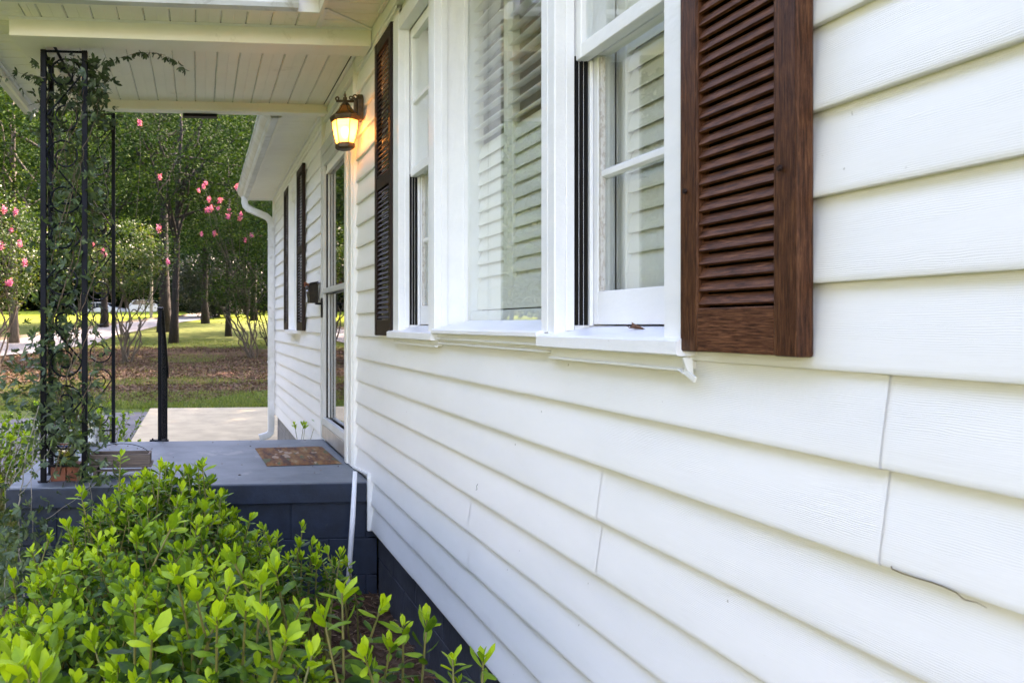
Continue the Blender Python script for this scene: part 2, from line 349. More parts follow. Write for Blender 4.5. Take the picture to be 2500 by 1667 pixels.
dn = [atG(u, v) for u, v in ((-160, 885), (0, 872), (90, 864), (215, 846), (287, 819), (383, 798), (440, 789), (466, 785))]
up = [up[0]+(up[0]-up[1])*3]+up+[up[-1]+(up[-1]-up[-2])*3]; dn = [dn[0]+(dn[0]-dn[1])*3]+dn+[dn[-1]+(dn[-1]-dn[-2])*3]
U, Dn = dens(up), dens(dn)
strip('road', U, Dn, M['road'], .05)
off = [p+(p-q).normalized()*.22 for p, q in zip(U, Dn)]
mb = MB()
for i in range(len(U)-1):
    a, b, c_, d_ = U[i], U[i+1], off[i+1], off[i]
    vs = [(p.x, p.y, gz(p.x, p.y)+h) for p in (a, b, c_, d_) for h in (.02, .18)]
    mb.add(vs, [(0, 2, 3, 1), (1, 3, 5, 7), (4, 6, 7, 5)])
struct('kerb', mb, M['curb'])
M['clay'] = basic('bare_orange_clay', (.24, .085, .03), (.15, .06, .028), 6, .95, .01, 20)
for u, v, r in ((553, 916, .62), (550, 948, .38), (520, 970, .25)):
    c_ = atG(u, v); mb = MB(); n = 22; mb.v = [(c_.x, c_.y, gz(c_.x, c_.y)+.02)]
    for i in range(n):
        a = 2*math.pi*i/n; q = r*(.7+.6*noise.noise(Vector((math.cos(a)*1.3, math.sin(a)*1.3, u)))); x_, y_ = c_.x+q*math.cos(a)*.55, c_.y+q*math.sin(a)*1.6; mb.v.append((x_, y_, gz(x_, y_)+.006))
    mb.f = [(0, i+1, (i+1) % n+1) for i in range(n)]; mb.t = [0]*n; struct('bare_clay', mb, M['clay'])
# concrete pad with its slabs, and the old asphalt beside it
mb = MB().box(-1.74, 3.2, 6.75, 13.6, -.05, .03)
struct('driveway', mb, M['concrete'], bevel=.01)
struct('old_asphalt', MB().prism([(-1.745, 13.2), (-1.745, 7.0), (-5.6, 7.0), (-6.2, 9.0), (-5.6, 11.2), (-3.6, 12.4), (-2.4, 13.1)], -.04, .012, 'z'), M['asphalt_old'])

# ================================================================== HOUSE
YF = W(9.73); YN = -4.0
house = thing('house', (3, 3, 0), 'white vinyl sided single storey house with triple window, storm door and brown shutters', 'house')
def zk(k): return ZC-.0657-.127*k
SOF = ZC+1.549
Y_dn, Y_df = W(4.65), W(5.82)                        # storm door frame, near and far
Y_sf, Y_sb = W(4.23), W(5.80)                        # porch slab front and back
# wall core behind the siding
for a in ((YN, W(1.47), 0, SOF), (W(1.47), W(3.68), 0, ZC-.085), (W(1.47), W(3.68), ZC+1.37, SOF), (W(3.68), Y_dn, 0, SOF), (Y_df, YF-.01, 0, SOF)):
    zb = .36 if a[2] == 0 else a[2]
    bx('wall_core', .028, .145, a[0], a[1], zb, a[3]+.05, M['trim'], house)
def siding(y0, y1, ks, off=0., ztop=None, endcap=0):
    """one vinyl panel: its moulded courses in a single sheet, bowed and slightly wavy"""
    mb = MB(); n = max(2, int((y1-y0)/.10)+1)
    for k in ks:
        z0, z1 = zk(k), zk(k-1)+.012
        if ztop: z1 = min(z1, ztop)
        H = z1-z0
        if H < .01: continue
        base = [(.026, .001), (.0030, -.0006), (.0008, .0002), (0, .0022), (0, .010), (.0036, .040), (.0090, .080), (.0180, .139)]
        prof = [(x, z) for x, z in base if z < H-.002]+[(.0180*H/.139, H)]
        m_ = len(prof); vs = []
        for i in range(n):
            y = y0+(y1-y0)*i/(n-1)
            wx = .0016*noise.noise(Vector((y*1.1, k*3.1, 0)))+.0007*noise.noise(Vector((y*4, k*5.3, 2)))
            wz = .0012*noise.noise(Vector((y*.9, k*2.7, 7)))
            for x, z in prof: vs.append((x-off+wx*(1 if z < .09 else .4), y, z0+z+(wz if z < .05 else 0)))
        mb.add(vs, [(i*m_+j, i*m_+j+1, (i+1)*m_+j+1, (i+1)*m_+j) for i in range(n-1) for j in range(m_-1)])
        if endcap:                                     # folded edge of the overlapping panel
            e = 0; mb.add([(x-off, y0, z0+z) for x, z in prof]+[(x+.002, y0-.0006, z0+z) for x, z in prof],
                          [(j, j+1, j+1+m_, j+m_) for j in range(m_-1)])
    o = link('siding_panel', mb, M['vinyl'], house, smooth=True); o.data.set_sharp_from_angle(angle=rad(22)); return o
def Yu(u): return W(F*.903/(u-VPX))
lo_top = Y_dn-.012
siding(Yu(938), lo_top, (2, 1), 0); siding(Yu(2152), Yu(938)+.03, (2, 1), .0032); siding(YN, Yu(2152)+.03, (2, 1), 0)
siding(Yu(1458), lo_top, (4, 3), .0022); siding(YN, Yu(1458)+.03, (4, 3), 0)
siding(Yu(1143), lo_top, (6, 5), .0022); siding(YN, Yu(1143)+.03, (6, 5), 0)
siding(Yu(1008), Y_sf-.012, (8, 7), .0022); siding(YN, Yu(1008)+.03, (8, 7), 0)
for k in range(0, -13, -2):
    siding(YN, W(1.472), (k, k-1), 0, SOF); siding(W(3.665), lo_top, (k, k-1), 0, SOF)
fs_ = Y_df+.012
siding(W(1950*.903/(771-488)), YF-.05, (2, 1), .0012); siding(fs_, W(1950*.903/(771-488))+.03, (2, 1))
siding(W(7.0), YF-.05, (4, 3), .0022); siding(fs_, W(7.0)+.03, (4, 3))
siding(fs_, W(7.6)+.03, (6, 5)); siding(W(7.6), YF-.05, (6, 5), .0022); siding(Y_sb+.02, YF-.05, (8, 7))
for k in range(0, -13, -2):
    if k in (0, -2, -4, -6, -8): siding(W(8.33), YF-.05, (k, k-1), 0, SOF); siding(fs_, W(6.85), (k, k-1), 0, SOF)
    else: siding(fs_, YF-.05, (k, k-1), 0, SOF)
bx('wall_core', .025, .145, Y_dn, Y_df, ZC+1.291, SOF+.05, M['trim'], house)
siding(Y_dn-.0, Y_df+.0, (-9, -10, -11), 0, SOF)
bx('frieze_board', -.006, .03, Y_dn+.0005, Y_df-.0005, ZC+1.475, SOF+.01, M['trim'], house)
bx('frieze_board', -.006, .03, YN, Y_dn, ZC+1.475, SOF+.01, M['trim'], house)
bx('frieze_board', -.006, .03, Y_df, YF, ZC+1.49, SOF+.01, M['trim'], house)
# channels and corner post
bx('channel', -.016, .02, Y_dn-.022, Y_dn-.002, ZC-.835, SOF, M['trim'], house, .003)
bx('channel', -.016, .02, Y_df+.002, Y_df+.022, ZC-.835, SOF, M['trim'], house, .003)
bx('channel', -.020, .02, Y_sf-.024, Y_sf-.004, zk(8)-.01, ZC-.80, M['trim'], house, .003)
link('channel', MB().prism([(Y_dn-.01, ZC-.835), (Y_dn-.01, ZC-.825), (Y_sf-.02, ZC-.79), (Y_sf-.02, ZC-.802)], -.018, .01, 'x'), M['trim'], house)
bx('corner_post', -.018, .09, YF-.06, YF+.02, ZC-1.10, SOF, M['trim'], house, .004)
# house body beyond the front wall, gable roof
bx('side_wall', .1, 7.2, YF-.03, YF, .0, SOF, M['vinyl'], house)
bx('side_wall', .1, 7.2, YN, YN+.03, .0, SOF, M['vinyl'], house)
bx('rear_wall', 7.17, 7.2, YN+.031, YF-.031, 0, SOF, M['vinyl'], house)
link('roof', MB().prism([(-.40, SOF+.06), (3.5, SOF+2.5), (7.5, SOF+.06), (7.5, SOF+.14), (3.5, SOF+2.62), (-.40, SOF+.14)], YN-.3, YF+.12), M['roof'], house)  # unseen gable, shaped to keep sun off the front yard
bx('ceiling', .15, 7.1, YN+.1, YF-.1, SOF+.02, SOF+.05, M['room'], house)
bx('room_floor', .15, 7.1, YN+.1, YF-.1, .42, .5, M['room'], house)
bx('room_wall', 4.2, 4.25, YN+.1, YF-.1, .5, SOF+.02, M['room'], house)
bx('room_wall', .146, 4.2, Y_dn-.35, Y_dn-.25, .5, SOF+.02, M['room'], house)
bx('room_wall', .146, 4.2, .2, .3, .5, SOF+.02, M['room'], house)
bx('room_wall', .146, 4.2, 6.4, 6.5, .5, SOF+.02, M['room'], house)
# concrete block foundation
bx('foundation_core', .0455, .25, YN, Y_sf, -.3, zk(8)+.05, M['mortar'], house)
def blocks(x, y0, y1, z0, z1, mat, parent, axis='y', L=.405, Hh=.2, shift=0, jz=None):
    r = 0; z = z1
    while z > z0:
        zb = z-Hh; a = y0-(L/2 if (r+shift) % 2 else 0); 
        while a < y1:
            b0, b1 = max(a, y0)+.002, min(a+L, y1)-.002
            if b1-b0 > .02:
                q = random.uniform(-.0015, .0015)
                if axis == 'y': bx('concrete_block', x-.003+q, x+.05, b0, b1, zb+.002, z-.002, mat, parent, .004)
                else: bx('concrete_block', b0, b1, x-.003+q, x+.05, zb+.002, z-.002, mat, parent, .004)
            a += L
        z = zb; r += 1
blocks(.045, .2, Y_sf-.002, -.02, zk(8)+.045, M['blockgrey'], house)
bx('foundation_core', .062, .25, Y_sb, YF, -.3, zk(8)+.05, M['mortar'], house)
blocks(.045, Y_sb, YF-.02, 0, zk(8)+.045, M['blockfar'], house)
# ---- soffit of the main eave, fascia and gutter; near stretch, then beyond the porch
EX = -.30
def house_eave(y0, y1, name='soffit_board'):
    y = y0
    while y < y1-.01:
        e = min(y+.1, y1); link(name, MB().box(EX, -.008, y+.0025, e-.0025, SOF, SOF+.012), M['soffit'], house); y = e
    bx('soffit_channel', -.028, -.0065, y0, y1, SOF-.014, SOF-.001, M['trim'], house, .003)
    bx('fascia', EX-.022, EX-.001, y0, y1, SOF-.03, SOF+.13, M['soffit'], house, .003)
GP = [(EX-.024, SOF+.10), (EX-.024, SOF-.03), (EX-.075, SOF-.03), (EX-.088, SOF-.012), (EX-.092, SOF+.01), (EX-.118, SOF+.035), (EX-.135, SOF+.06), (EX-.138, SOF+.085), (EX-.150, SOF+.09), (EX-.150, SOF+.10), (EX-.128, SOF+.102), (EX-.126, SOF+.065), (EX-.08, SOF+.0), (EX-.035, SOF-.018), (EX-.035, SOF+.10)]
Y_pe = W(3.93)                                       # porch eave line
house_eave(YN, Y_pe)
house_eave(Y_sb+.1, YF+.1)
def gutter(pts, a, b, axis, parent):
    o = link('gutter', MB().prism(pts, a, b, axis), M['gutter'], parent); recalc(o)
gutter(GP, YN, Y_pe-.30, 'y', house); gutter(GP, Y_sb+.1, YF+.14, 'y', house)
bx('eave_end', EX+.0, .08, YF+.1, YF+.115, SOF-.02, SOF+.12, M['trim'], house)
# downspout: outlet, swan neck, straight pipe, shoe
yd = W(9.55); x_p = -.052
def dpath():
    p = [(EX-.07, yd, SOF-.02), (EX-.07, yd, SOF-.09), (EX-.06, yd, SOF-.13), (EX-.03, yd, SOF-.165), (x_p-.06, yd, SOF-.255), (x_p-.02, yd, SOF-.29), (x_p, yd, SOF-.34), (x_p, yd, .19), (x_p-.005, yd, .15), (x_p-.04, yd, .115), (x_p-.14, yd, .085)]
    return [Vector(q) for q in p]
mb = MB(); P = dpath(); pts = []
for i, p in enumerate(P):
    d = (P[min(i+1, len(P)-1)]-P[max(i-1, 0)]).normalized(); side = Vector((0, 1, 0)); nn = d.cross(side)
    for a, b in ((-1, -.8), (-.8, -1), (.8, -1), (1, -.8), (1, .8), (.8, 1), (-.8, 1), (-1, .8)): pts.append(p+side*a*.026+nn*b*.038)
fs = [(i*8+k, i*8+(k+1) % 8, (i+1)*8+(k+1) % 8, (i+1)*8+k) for i in range(len(P)-1) for k in range(8)]
ds = link('downspout', mb.add(pts, fs), M['gutter'], house)
for t in range(9):                                   # crimps of the two elbows
    p = P[1].lerp(P[4], t/8) if t < 5 else P[4].lerp(P[6], (t-4)/5)
    link('elbow_crimp', MB().obox(p, (.086, .058, .006), Euler((0, rad(35), 0)).to_matrix()), M['gutter'], ds)
for z in (ZC+1.02, ZC-.45): bx('strap', x_p-.045, x_p+.04, yd-.03, yd+.03, z-.009, z+.009, M['gutter'], ds, .002)

# ---- double hung windows on both sides of the big fixed pane
XC = -.018
def dh_window(yf, yn, label, yf_c=None):
    """yf / yn: far and near jamb"""
    z0, zt = ZC-.004, ZC+1.318
    mb = MB(); cw = .10
    mb.box(XC, .0345, yf, W(yf_c) if yf_c else yf+cw, z0-.03, zt+.07)
    mb.box(XC, .0345, yn-.055, yn, z0-.03, zt+.07)
    mb.box(XC+.002, .035, yn, yf, zt, zt+.068)
    w = link('window', mb, M['paint'], house, .003); tag(w, label)
    for s, y in ((1, yf), (-1, yn)):                  # jamb mouldings, stepping in towards the sash
        a, b = sorted((y, y+s*.03)); bx('jamb', .0352, .14, a, b, z0-.03, zt, M['paint'], w)
        a, b = sorted((y-s*.0065, y-s*.0003)); bx('moulding', .010, .0315, a, b, z0-.012, zt-.001, M['paint'], w, .002)
        for j, xa in enumerate((.0335, .0455, .0575)):
            a, b = sorted((y, y-s*.0045)); link('track', MB().box(xa, xa+.0095, a, b, z0+.002, ZC+.672).tube([(xa+.005, y-s*.0045, z0+.002), (xa+.005, y-s*.0045, ZC+.672)], .0026, 5), M['black'], w)
        for xa in (.0433, .0552):
            a, b = sorted((y, y-s*.003)); bx('track_lip', xa, xa+.0016, a, b, z0+.002, ZC+.67, M['paint'], w)
        a, b = sorted((y, y-s*.012)); bx('parting_stop', .069, .0785, a, b, z0, ZC+.66, M['paint'], w, .002)
    def sash(x0, x1, za, zb, top, bot, munt, xp):
        s_ = MB(); st = .030
        s_.box(x0, x1, yf-st, yf-.001, za, zb).box(x0, x1, yn+.001, yn+st, za, zb)
        s_.box(x0, x1, yn+st, yf-st, za, za+bot).box(x0, x1, yn+st, yf-st, zb-top, zb)
        o = link('sash', s_, M['paint'], w, .0025)
        for zz in munt: link('muntin', MB().prism([(x0+.004, zz-.008), (x0+.004, zz+.006), (x0+.018, zz+.013), (x1-.006, zz+.013), (x1-.006, zz-.013), (x0+.018, zz-.013)], yn+st, yf-st), M['paint'], w, .0015)
        zs = [za+bot]+[q for zz in munt for q in (zz-.012, zz+.012)]+[zb-top]
        for i in range(0, len(zs), 2): bx('pane', xp, xp+.003, yn+st, yf-st, zs[i], zs[i+1], M['glass'], w)
    sash(.036, .068, ZC+.659, zt-.002, .045, .036, (ZC+.985,), .050)
    sash(.080, .112, z0+.004, ZC+.700, .035, .082, (ZC+.372,), .094)
    link('sash_bead', MB().box(.082, .0935, yf-.041, yf-.0302, z0+.087, ZC+.66), M['bead'], w)
    return w
m, nt, bs = newmat('cracked_putty'); n = nz(nt, pos(nt, (1, 1, .5)), 90, 5, .8)
nt.links.new(ramp(nt, n, [(.50, (.60, .59, .57)), (.58, (.40, .34, .30)), (.64, (.56, .54, .51))]), bs.inputs['Base Color']); bs.inputs['Roughness'].default_value = .9
bump(nt, bs, n, .003); M['bead'] = m
w1 = dh_window(W(1.995), W(1.526), 'narrow double hung window beside the near shutter', 2.034)
w2 = dh_window(W(3.563), W(3.098), 'narrow double hung window beside the far shutter')
# fixed picture window
ya, yb = W(2.074), W(3.02)
mb = MB().box(XC, .03, yb, W(3.098)-.056, ZC-.02, ZC+1.38).box(XC, .03, W(2.034)+.0005, ya, ZC-.02, ZC+1.38).box(XC+.002, .03, ya, yb, ZC+1.318, ZC+1.378)
wc = tag(link('window', mb, M['paint'], house, .003), 'wide fixed picture window in the middle')
for s, y in ((1, yb), (-1, ya)):
    a, b = sorted((y+s*.001, y-s*.006)); bx('jamb', .010, .034, a, b, ZC-.01, ZC+1.318, M['paint'], wc, .002)
    a, b = sorted((y, y+s*.03)); bx('jamb', .0305, .16, a, b, ZC-.02, ZC+1.318, M['paint'], wc, .002)
    a, b = sorted((y, y-s*.004)); bx('glazing_bead', .100, .112, a, b, ZC+.01, ZC+1.318, M['paint'], wc)
bx('pane', .113, .117, ya+.0005, yb-.0005, ZC+.01, ZC+1.318, M['glass'], wc)
bx('inner_stool', .125, .22, ya+.0005, yb-.0005, ZC-.03, ZC+.050, M['trim'], wc, .003)
# sloping sills; each is chamfered and a little rough
def sill(y0, y1, zf, zb, th, xb, parent):
    n = 26; mb = MB(); vs = []
    prof = [(xb, zb), (-.030, zf+.0015), (-.0385, zf-.003), (-.0385, zf-th+.003), (-.035, zf-th), (.03, zf-th), (xb, zb-.02)]
    for i in range(n):
        y = y0+(y1-y0)*i/(n-1); q = .0009*noise.noise(Vector((y*14, zf, 1))); q2 = .0012*noise.noise(Vector((y*22, zf, 4)))
        for x, z in prof: vs.append((x+(q2 if x < 0 else 0), y, z+(q if x < 0 else 0)))
    k = len(prof); mb.add(vs, [(i*k+j, i*k+(j+1) % k, (i+1)*k+(j+1) % k, (i+1)*k+j) for i in range(n-1) for j in range(k)]+[tuple(range(k-1, -1, -1)), tuple(range((n-1)*k, n*k))])
    return link('sill', mb, M['paint'], parent)
sill(W(1.452), W(2.057), ZC-.0275, ZC-.004, .030, .085, w1)
sill(W(3.0), W(3.70), ZC-.031, ZC-.004, .030, .085, w2)
sill(W(2.059), W(2.998), ZC-.018, ZC+.0145, .0165, .118, wc)
def apron(y0, y1, z0, z1, parent, x=-.014):
    bx('apron', x+.004, .02, y0, y1, z0, z1, M['trim'], parent); bx('apron_lip', x-.006, x+.006, y0, y1, z0-.005, z0+.001, M['trim'], parent, .0015)
apron(W(1.47), W(2.03), ZC-.082, ZC-.0578, w1); apron(W(3.0), W(3.68), ZC-.082, ZC-.0612, w2); apron(W(2.04), W(2.985), ZC-.051, ZC-.0348, wc, -.018); apron(W(2.04), W(2.985), ZC-.068, ZC-.053, wc, -.010)
# bent loose end of the channel below the near sill
link('torn_channel', MB().prism([(-.030, ZC-.060), (-.012, ZC-.060), (-.010, ZC-.088), (-.018, ZC-.094), (-.02, ZC-.088)], W(1.452)-.006, W(1.452)).obox((-.019, W(1.452)-.010, ZC-.092), (.004, .034, .010), Euler((rad(24), 0, 0)).to_matrix()).obox((-.02, W(1.452)+.012, ZC-.087), (.012, .02, .002), Euler((rad(20), rad(20), 0)).to_matrix()), M['trim'], w1)
# the window beyond the door
yf3, yn3 = W(7.92), W(7.27)
w3 = tag(link('window', MB().box(-.026, .03, yf3-.06, yf3, ZC-.05, ZC+1.40).box(-.026, .03, yn3, yn3+.10, ZC-.05, ZC+1.40).box(-.024, .03, yn3+.1, yf3-.06, ZC+1.30, ZC+1.398).box(.035, .06, yn3+.1, yf3-.06, ZC+.62, ZC+.66), M['paint'], house, .003), 'small window between shutters beyond the door')
bx('sill', -.06, .03, yn3-.02, yf3+.03, ZC-.085, ZC-.052, M['paint'], w3, .003); bx('pane', .05, .054, yn3+.1, yf3-.06, ZC-.05, ZC+1.30, M['glass'], w3)

# ---- storm door
XD = -.018
dr = tag(link('door', MB().box(XD, .016, Y_dn+.19, Y_dn+.255, ZC-.72, ZC+1.215).box(XD, .016, Y_df-.085, Y_df-.035, ZC-.72, ZC+1.215).box(XD, .016, Y_dn+.255, Y_df-.085, ZC+1.14, ZC+1.215).box(XD, .016, Y_dn+.255, Y_df-.085, ZC+.222, ZC+.258).box(XD, .016, Y_dn+.255, Y_df-.085, ZC-.72, ZC-.67), M['alu'], house, .003), 'glazed aluminium storm door with a metal kick plate')
bx('kick_plate', XD-.002, .014, Y_dn+.19, Y_df-.035, ZC-.815, ZC-.722, M['kick'], dr, .002)
for za, zb in ((ZC-.668, ZC+.22), (ZC+.26, ZC+1.138)):
    for j, d in enumerate((0, .014, .028)):
        bx('glazing_frame', XD+.010+d*.7, XD+.024+d*.7, Y_df-.098-d*1.2, Y_df-.0855-d*1.1, za, zb, M['alu'] if j != 1 else M['black'], dr, .0015)
    bx('glass', .028, .031, Y_dn+.2555, Y_df-.0855, za, zb, M['doorglass'], dr)
bx('inner_door', .06, .10, Y_dn+.15, Y_df-.03, ZC-.8, ZC+1.22, M['wood_dark'], dr)
for z in (ZC-.56, ZC+.06, ZC+.95):
    q = MB()
    for j in range(5): q.lathe((XD-.006, Y_dn+.182, z+j*.022), [(.0065, 0), (.0065, .017)], 8)
    link('hinge', q, M['alu'], dr)
bx('door_frame', -.024, .05, Y_dn, Y_dn+.10, ZC-.83, ZC+1.275, M['trim'], dr, .005)
bx('door_frame', -.032, .02, Y_dn+.102, Y_dn+.176, ZC-.83, ZC+1.275, M['trim'], dr, .004)
bx('door_frame', -.024, .05, Y_df-.03, Y_df, ZC-.83, ZC+1.275, M['alu'], dr, .004)
bx('door_frame', -.024, .05, Y_dn+.177, Y_df-.031, ZC+1.217, ZC+1.29, M['alu'], dr, .004)
link('door_handle', MB().box(XD-.012, XD-.002, Y_df-.075, Y_df-.045, ZC+.05, ZC+.19).tube([(XD-.012, Y_df-.06, ZC+.15), (XD-.05, Y_df-.06, ZC+.15), (XD-.055, Y_df-.11, ZC+.15)], .008, 8), M['black'], dr)

# ================================================================== SHUTTERS
def shutter(yf, yn, z0, z1, mid, sp, label, group, dark=False, x1=.0, thick=.028, stile=.049, rail=.078):
    t = thing('shutter', (x1, (yf+yn)/2, z0), label, 'shutter', group)
    mv, mh = (M['wood_dark'],)*2 if dark else (M['wood_v'], M['wood_h'])
    x0 = x1-thick
    for a, b in ((yn, yn+stile), (yf-stile, yf)): bx('stile', x0, x1, a, b, z0, z1, mv, t, .0035)
    rails = [(z0, z0+rail), (mid-.03, mid+.03), (z1-.06, z1)]
    for a, b in rails: bx('rail', x0+.0015, x1-.002, yn+stile, yf-stile, a+.001, b-.001, mh, t, .002)
    if not dark: bx('gap_shade_sheet', x1-.0035, x1-.002, yn+stile, yf-stile, z0+rail, z1-.06, M['gap_shade'], t)  # added black sheet: paints the gaps between slats as deep shade
    L = yf-yn-2*stile; proto = None
    for za, zb in ((rails[0][1], rails[1][0]), (rails[1][1], rails[2][0])):
        n = int((zb-za)/sp); 
        for i in range(n):
            z = za+(i+.55)*(zb-za)/n
            if proto is None:
                mbb = MB().obox((0, 0, 0), (.0190, L-.001, .0056), Euler((0, rad(-60), 0)).to_matrix())
                proto = mesh_of('slat', mbb, mh)
            s_ = bpy.data.objects.new('slat', proto); COL.objects.link(s_); s_.parent = t
            s_.location = Vector((x0+.0105, (yf+yn)/2, z))-WL[t.name]; s_.rotation_euler = (0, rad(random.uniform(-2.5, 2.5)), 0)
            WL[s_.name] = Vector((0, 0, 0))
    return t
GAP_SHEET = True
zs0 = ZC-.0485
t = shutter(W(1.457), W(1.172), zs0, ZC+1.395, ZC+.69, .0231, 'near brown louvred wooden shutter at the right of the triple window', 'brown window shutters', x1=-.0012)
for u, v in ((1676, 467), (1908, 411)):
    p = atX(u, v, -.029); q = link('screw', MB().lathe((0, 0, 0), [(.0025, 0), (.0025, .004), (.0052, .0045), (.0040, .0075)], 10), M['wood_dark'], t)
    q.rotation_euler = (0, rad(-90), 0); q.location = p+Vector((-.002, 0, 0))-WL[t.name]
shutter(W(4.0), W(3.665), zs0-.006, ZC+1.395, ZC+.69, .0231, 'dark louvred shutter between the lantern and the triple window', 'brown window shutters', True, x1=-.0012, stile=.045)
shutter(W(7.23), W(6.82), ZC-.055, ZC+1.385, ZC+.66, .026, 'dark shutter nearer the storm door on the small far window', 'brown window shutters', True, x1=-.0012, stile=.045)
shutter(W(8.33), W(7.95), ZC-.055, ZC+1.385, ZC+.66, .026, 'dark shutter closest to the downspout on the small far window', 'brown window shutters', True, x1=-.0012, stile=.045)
# interior plantation shutters
def inner(yf, yn, panels, label, openz=None):
    t = thing('interior_shutter', (.16, (yf+yn)/2, ZC+.05), label, 'interior shutter', 'cream plantation shutters inside the windows')
    bx('frame', .15, .185, yn-.03, yn-.004, ZC+.03, ZC+1.36, M['louvre'], t, .003); bx('frame', .15, .185, yf+.004, yf+.03, ZC+.03, ZC+1.36, M['louvre'], t, .003)
    Wp = (yf-yn)/panels
    for p in range(panels):
        a, b = yn+p*Wp+.0015, yn+(p+1)*Wp-.0015
        for s, e in ((a, a+.038), (b-.038, b)): bx('stile', .150, .178, s, e, ZC+.055, ZC+1.34, M['louvre'], t, .003)
        for z0, z1 in ((ZC+.055, ZC+.13), (ZC+1.28, ZC+1.34)): bx('rail', .151, .177, a+.038, b-.038, z0, z1, M['louvre'], t, .002)
        c = [(.0305*math.cos(q), .0046*math.sin(q)) for q in [2*math.pi*i/12 for i in range(12)]]
        lm = mesh_of('louvre', MB().prism(c, -(b-a-.078)/2, (b-a-.078)/2), M['louvre'])
        z = ZC+.155
        while z < ZC+1.27:
            o = bpy.data.objects.new('louvre', lm); COL.objects.link(o); o.parent = t; WL[o.name] = Vector((0, 0, 0))
            o.location = Vector((.164, (a+b)/2, z))-WL[t.name]
            ang = -18 if (openz and z > openz) else -73
            o.rotation_euler = (0, rad(ang+random.uniform(-2, 2)), 0); z += .0497
    return t
inner(W(3.062), W(2.03), 3, 'three cream plantation shutter panels behind the picture window, upper louvres open', ZC+.66)
inner(W(2.00), W(1.40), 1, 'closed cream plantation shutter behind the narrow window beside the near shutter')
inner(W(3.62), W(3.09), 1, 'closed cream plantation shutter behind the narrow window beside the dark shutter')

# ================================================================== PORCH
ZP = ZC-.835; XL = -1.885
porch = thing('porch', (-.95, (Y_sf+Y_sb)/2, 0), 'small front porch with grey painted slab, navy block base and cream boarded roof', 'porch')
bx('slab', XL, -.004, Y_sf, Y_sb, ZP-.105, ZP, M['slab'], porch, .006)
bx('slab_edge', XL-.004, -.022, Y_sf-.006, Y_sf+.02, ZP-.108, ZP-.006, M['navy'], porch, .005)
bx('block_core', XL+.09, .0, Y_sf+.0295, Y_sb-.06, -.2, ZP-.106, M['mortar'], porch)
blocks(Y_sf+.03, XL+.045, .045, 0.0, ZP-.108, M['navy'], porch, axis='x', L=.405, Hh=.197, shift=1)
bx('side_block_wall', XL+.04, XL+.09, Y_sf+.085, Y_sb-.04, -.1, ZP-.108, M['navy'], porch)
for i in range(2): bx('step', -1.5, -.25, Y_sb+.002+.3*i, Y_sb+.3+.3*i, 0, ZP-.2*(i+1), M['slab'], porch, .008)
# beams
zb = ZC+1.455
yB0, yB1 = W(4.17), W(4.33)
XB = -1.86
bx('beam', XB, -.008, yB0, yB1, zb, SOF+.004, M['soffit'], porch, .004)
bx('beam_cap', XB-.004, -.007, yB0-.006, yB0-.0005, SOF-.012, SOF+.002, M['trim'], porch, .002)
yR0, yR1 = W(5.62), W(5.74)
bx('beam', XB, -.008, yR0, yR1, ZC+1.495, SOF+.004, M['soffit'], porch, .004)
bx('beam_cap', XB, -.007, yR0-.02, yR0-.0005, ZC+1.482, ZC+1.503, M['soffit'], porch, .003)
bx('beam', XB, XB+.14, yB1+.001, yR0-.021, ZC+1.47, SOF+.004, M['soffit'], porch, .004)
bx('black_strip', -1.02, -.78, yR1-.02, yR1+.04, ZC+1.474, ZC+1.494, M['black'], porch)  # plain black box under the rear eave
# ceiling boards, each with a V groove to the next
def boards(x0, x1, y0, y1, along='y', p=.129, parent=porch, z=SOF):
    a = x1 if along == 'y' else y1
    lo = x0 if along == 'y' else y0
    while a > lo+.02:
        b = max(a-p, lo)
        pr = [(b+.0065, z+.014), (b+.0005, z+.009), (b+.0065, z), ((a+b)/2-.003, z), ((a+b)/2, z+.002), ((a+b)/2+.003, z), (a-.0065, z), (a-.0005, z+.009), (a-.0065, z+.014)]
        link('ceiling_board', MB().prism(pr, y0 if along == 'y' else x0, y1 if along == 'y' else x1, 'y' if along == 'y' else 'x'), M['soffit'], parent); a = b
boards(XB+.14, -.03, yB1, yR0)
bx('ceiling_channel', -.03, -.0085, yB1, yR0, SOF-.012, SOF, M['trim'], porch, .003)
boards(-1.78, EX+.02, Y_pe, yB0)
XO = -2.09
boards(XO, XB-.001, yB0+.06, W(5.95), along='x', p=.129)
boards(XO, -1.781, Y_pe, yB0+.058, along='x', p=.129)
bx('mitre_strip', EX-.004, EX+.022, Y_pe, yB0+.001, SOF-.008, SOF-.0005, M['trim'], porch)
link('mitre_strip', MB().prism([(EX, Y_pe), (EX+.02, Y_pe-.01), (-.005, yB0-.01), (-.012, yB0+.004)], SOF-.007, SOF-.001, 'z'), M['trim'], porch)
boards(EX+.021, -.009, Y_pe, yB0, along='x', p=.1)
bx('fascia', XO-.02, EX-.023, Y_pe-.022, Y_pe-.001, SOF-.03, SOF+.13, M['soffit'], porch, .003)
bx('fascia', XO-.024, XO-.001, Y_pe, W(5.95), SOF-.05, SOF+.13, M['soffit'], porch, .003)
bx('soffit_channel', XO, XO+.02, Y_pe, W(5.95), SOF-.014, SOF-.001, M['trim'], porch, .003)
GF = [(Y_pe-.023+(x-(EX-.024)), z) for x, z in GP]
gutter(GF, XO-.14, EX-.13, 'x', porch)
GS = [(XO-.025+(x-(EX-.024)), z) for x, z in GP]
gutter(GS, Y_pe-.023, W(5.95), 'y', porch)
link('roof_sheet', MB().prism([(Y_pe-.05, SOF+.13), (W(5.95), SOF+.13), (W(5.95), SOF+.16), (Y_pe-.05, SOF+.16)], XO-.05, .2, 'x'), M['roof'], porch)  # unseen sheet added over the porch to block light from above
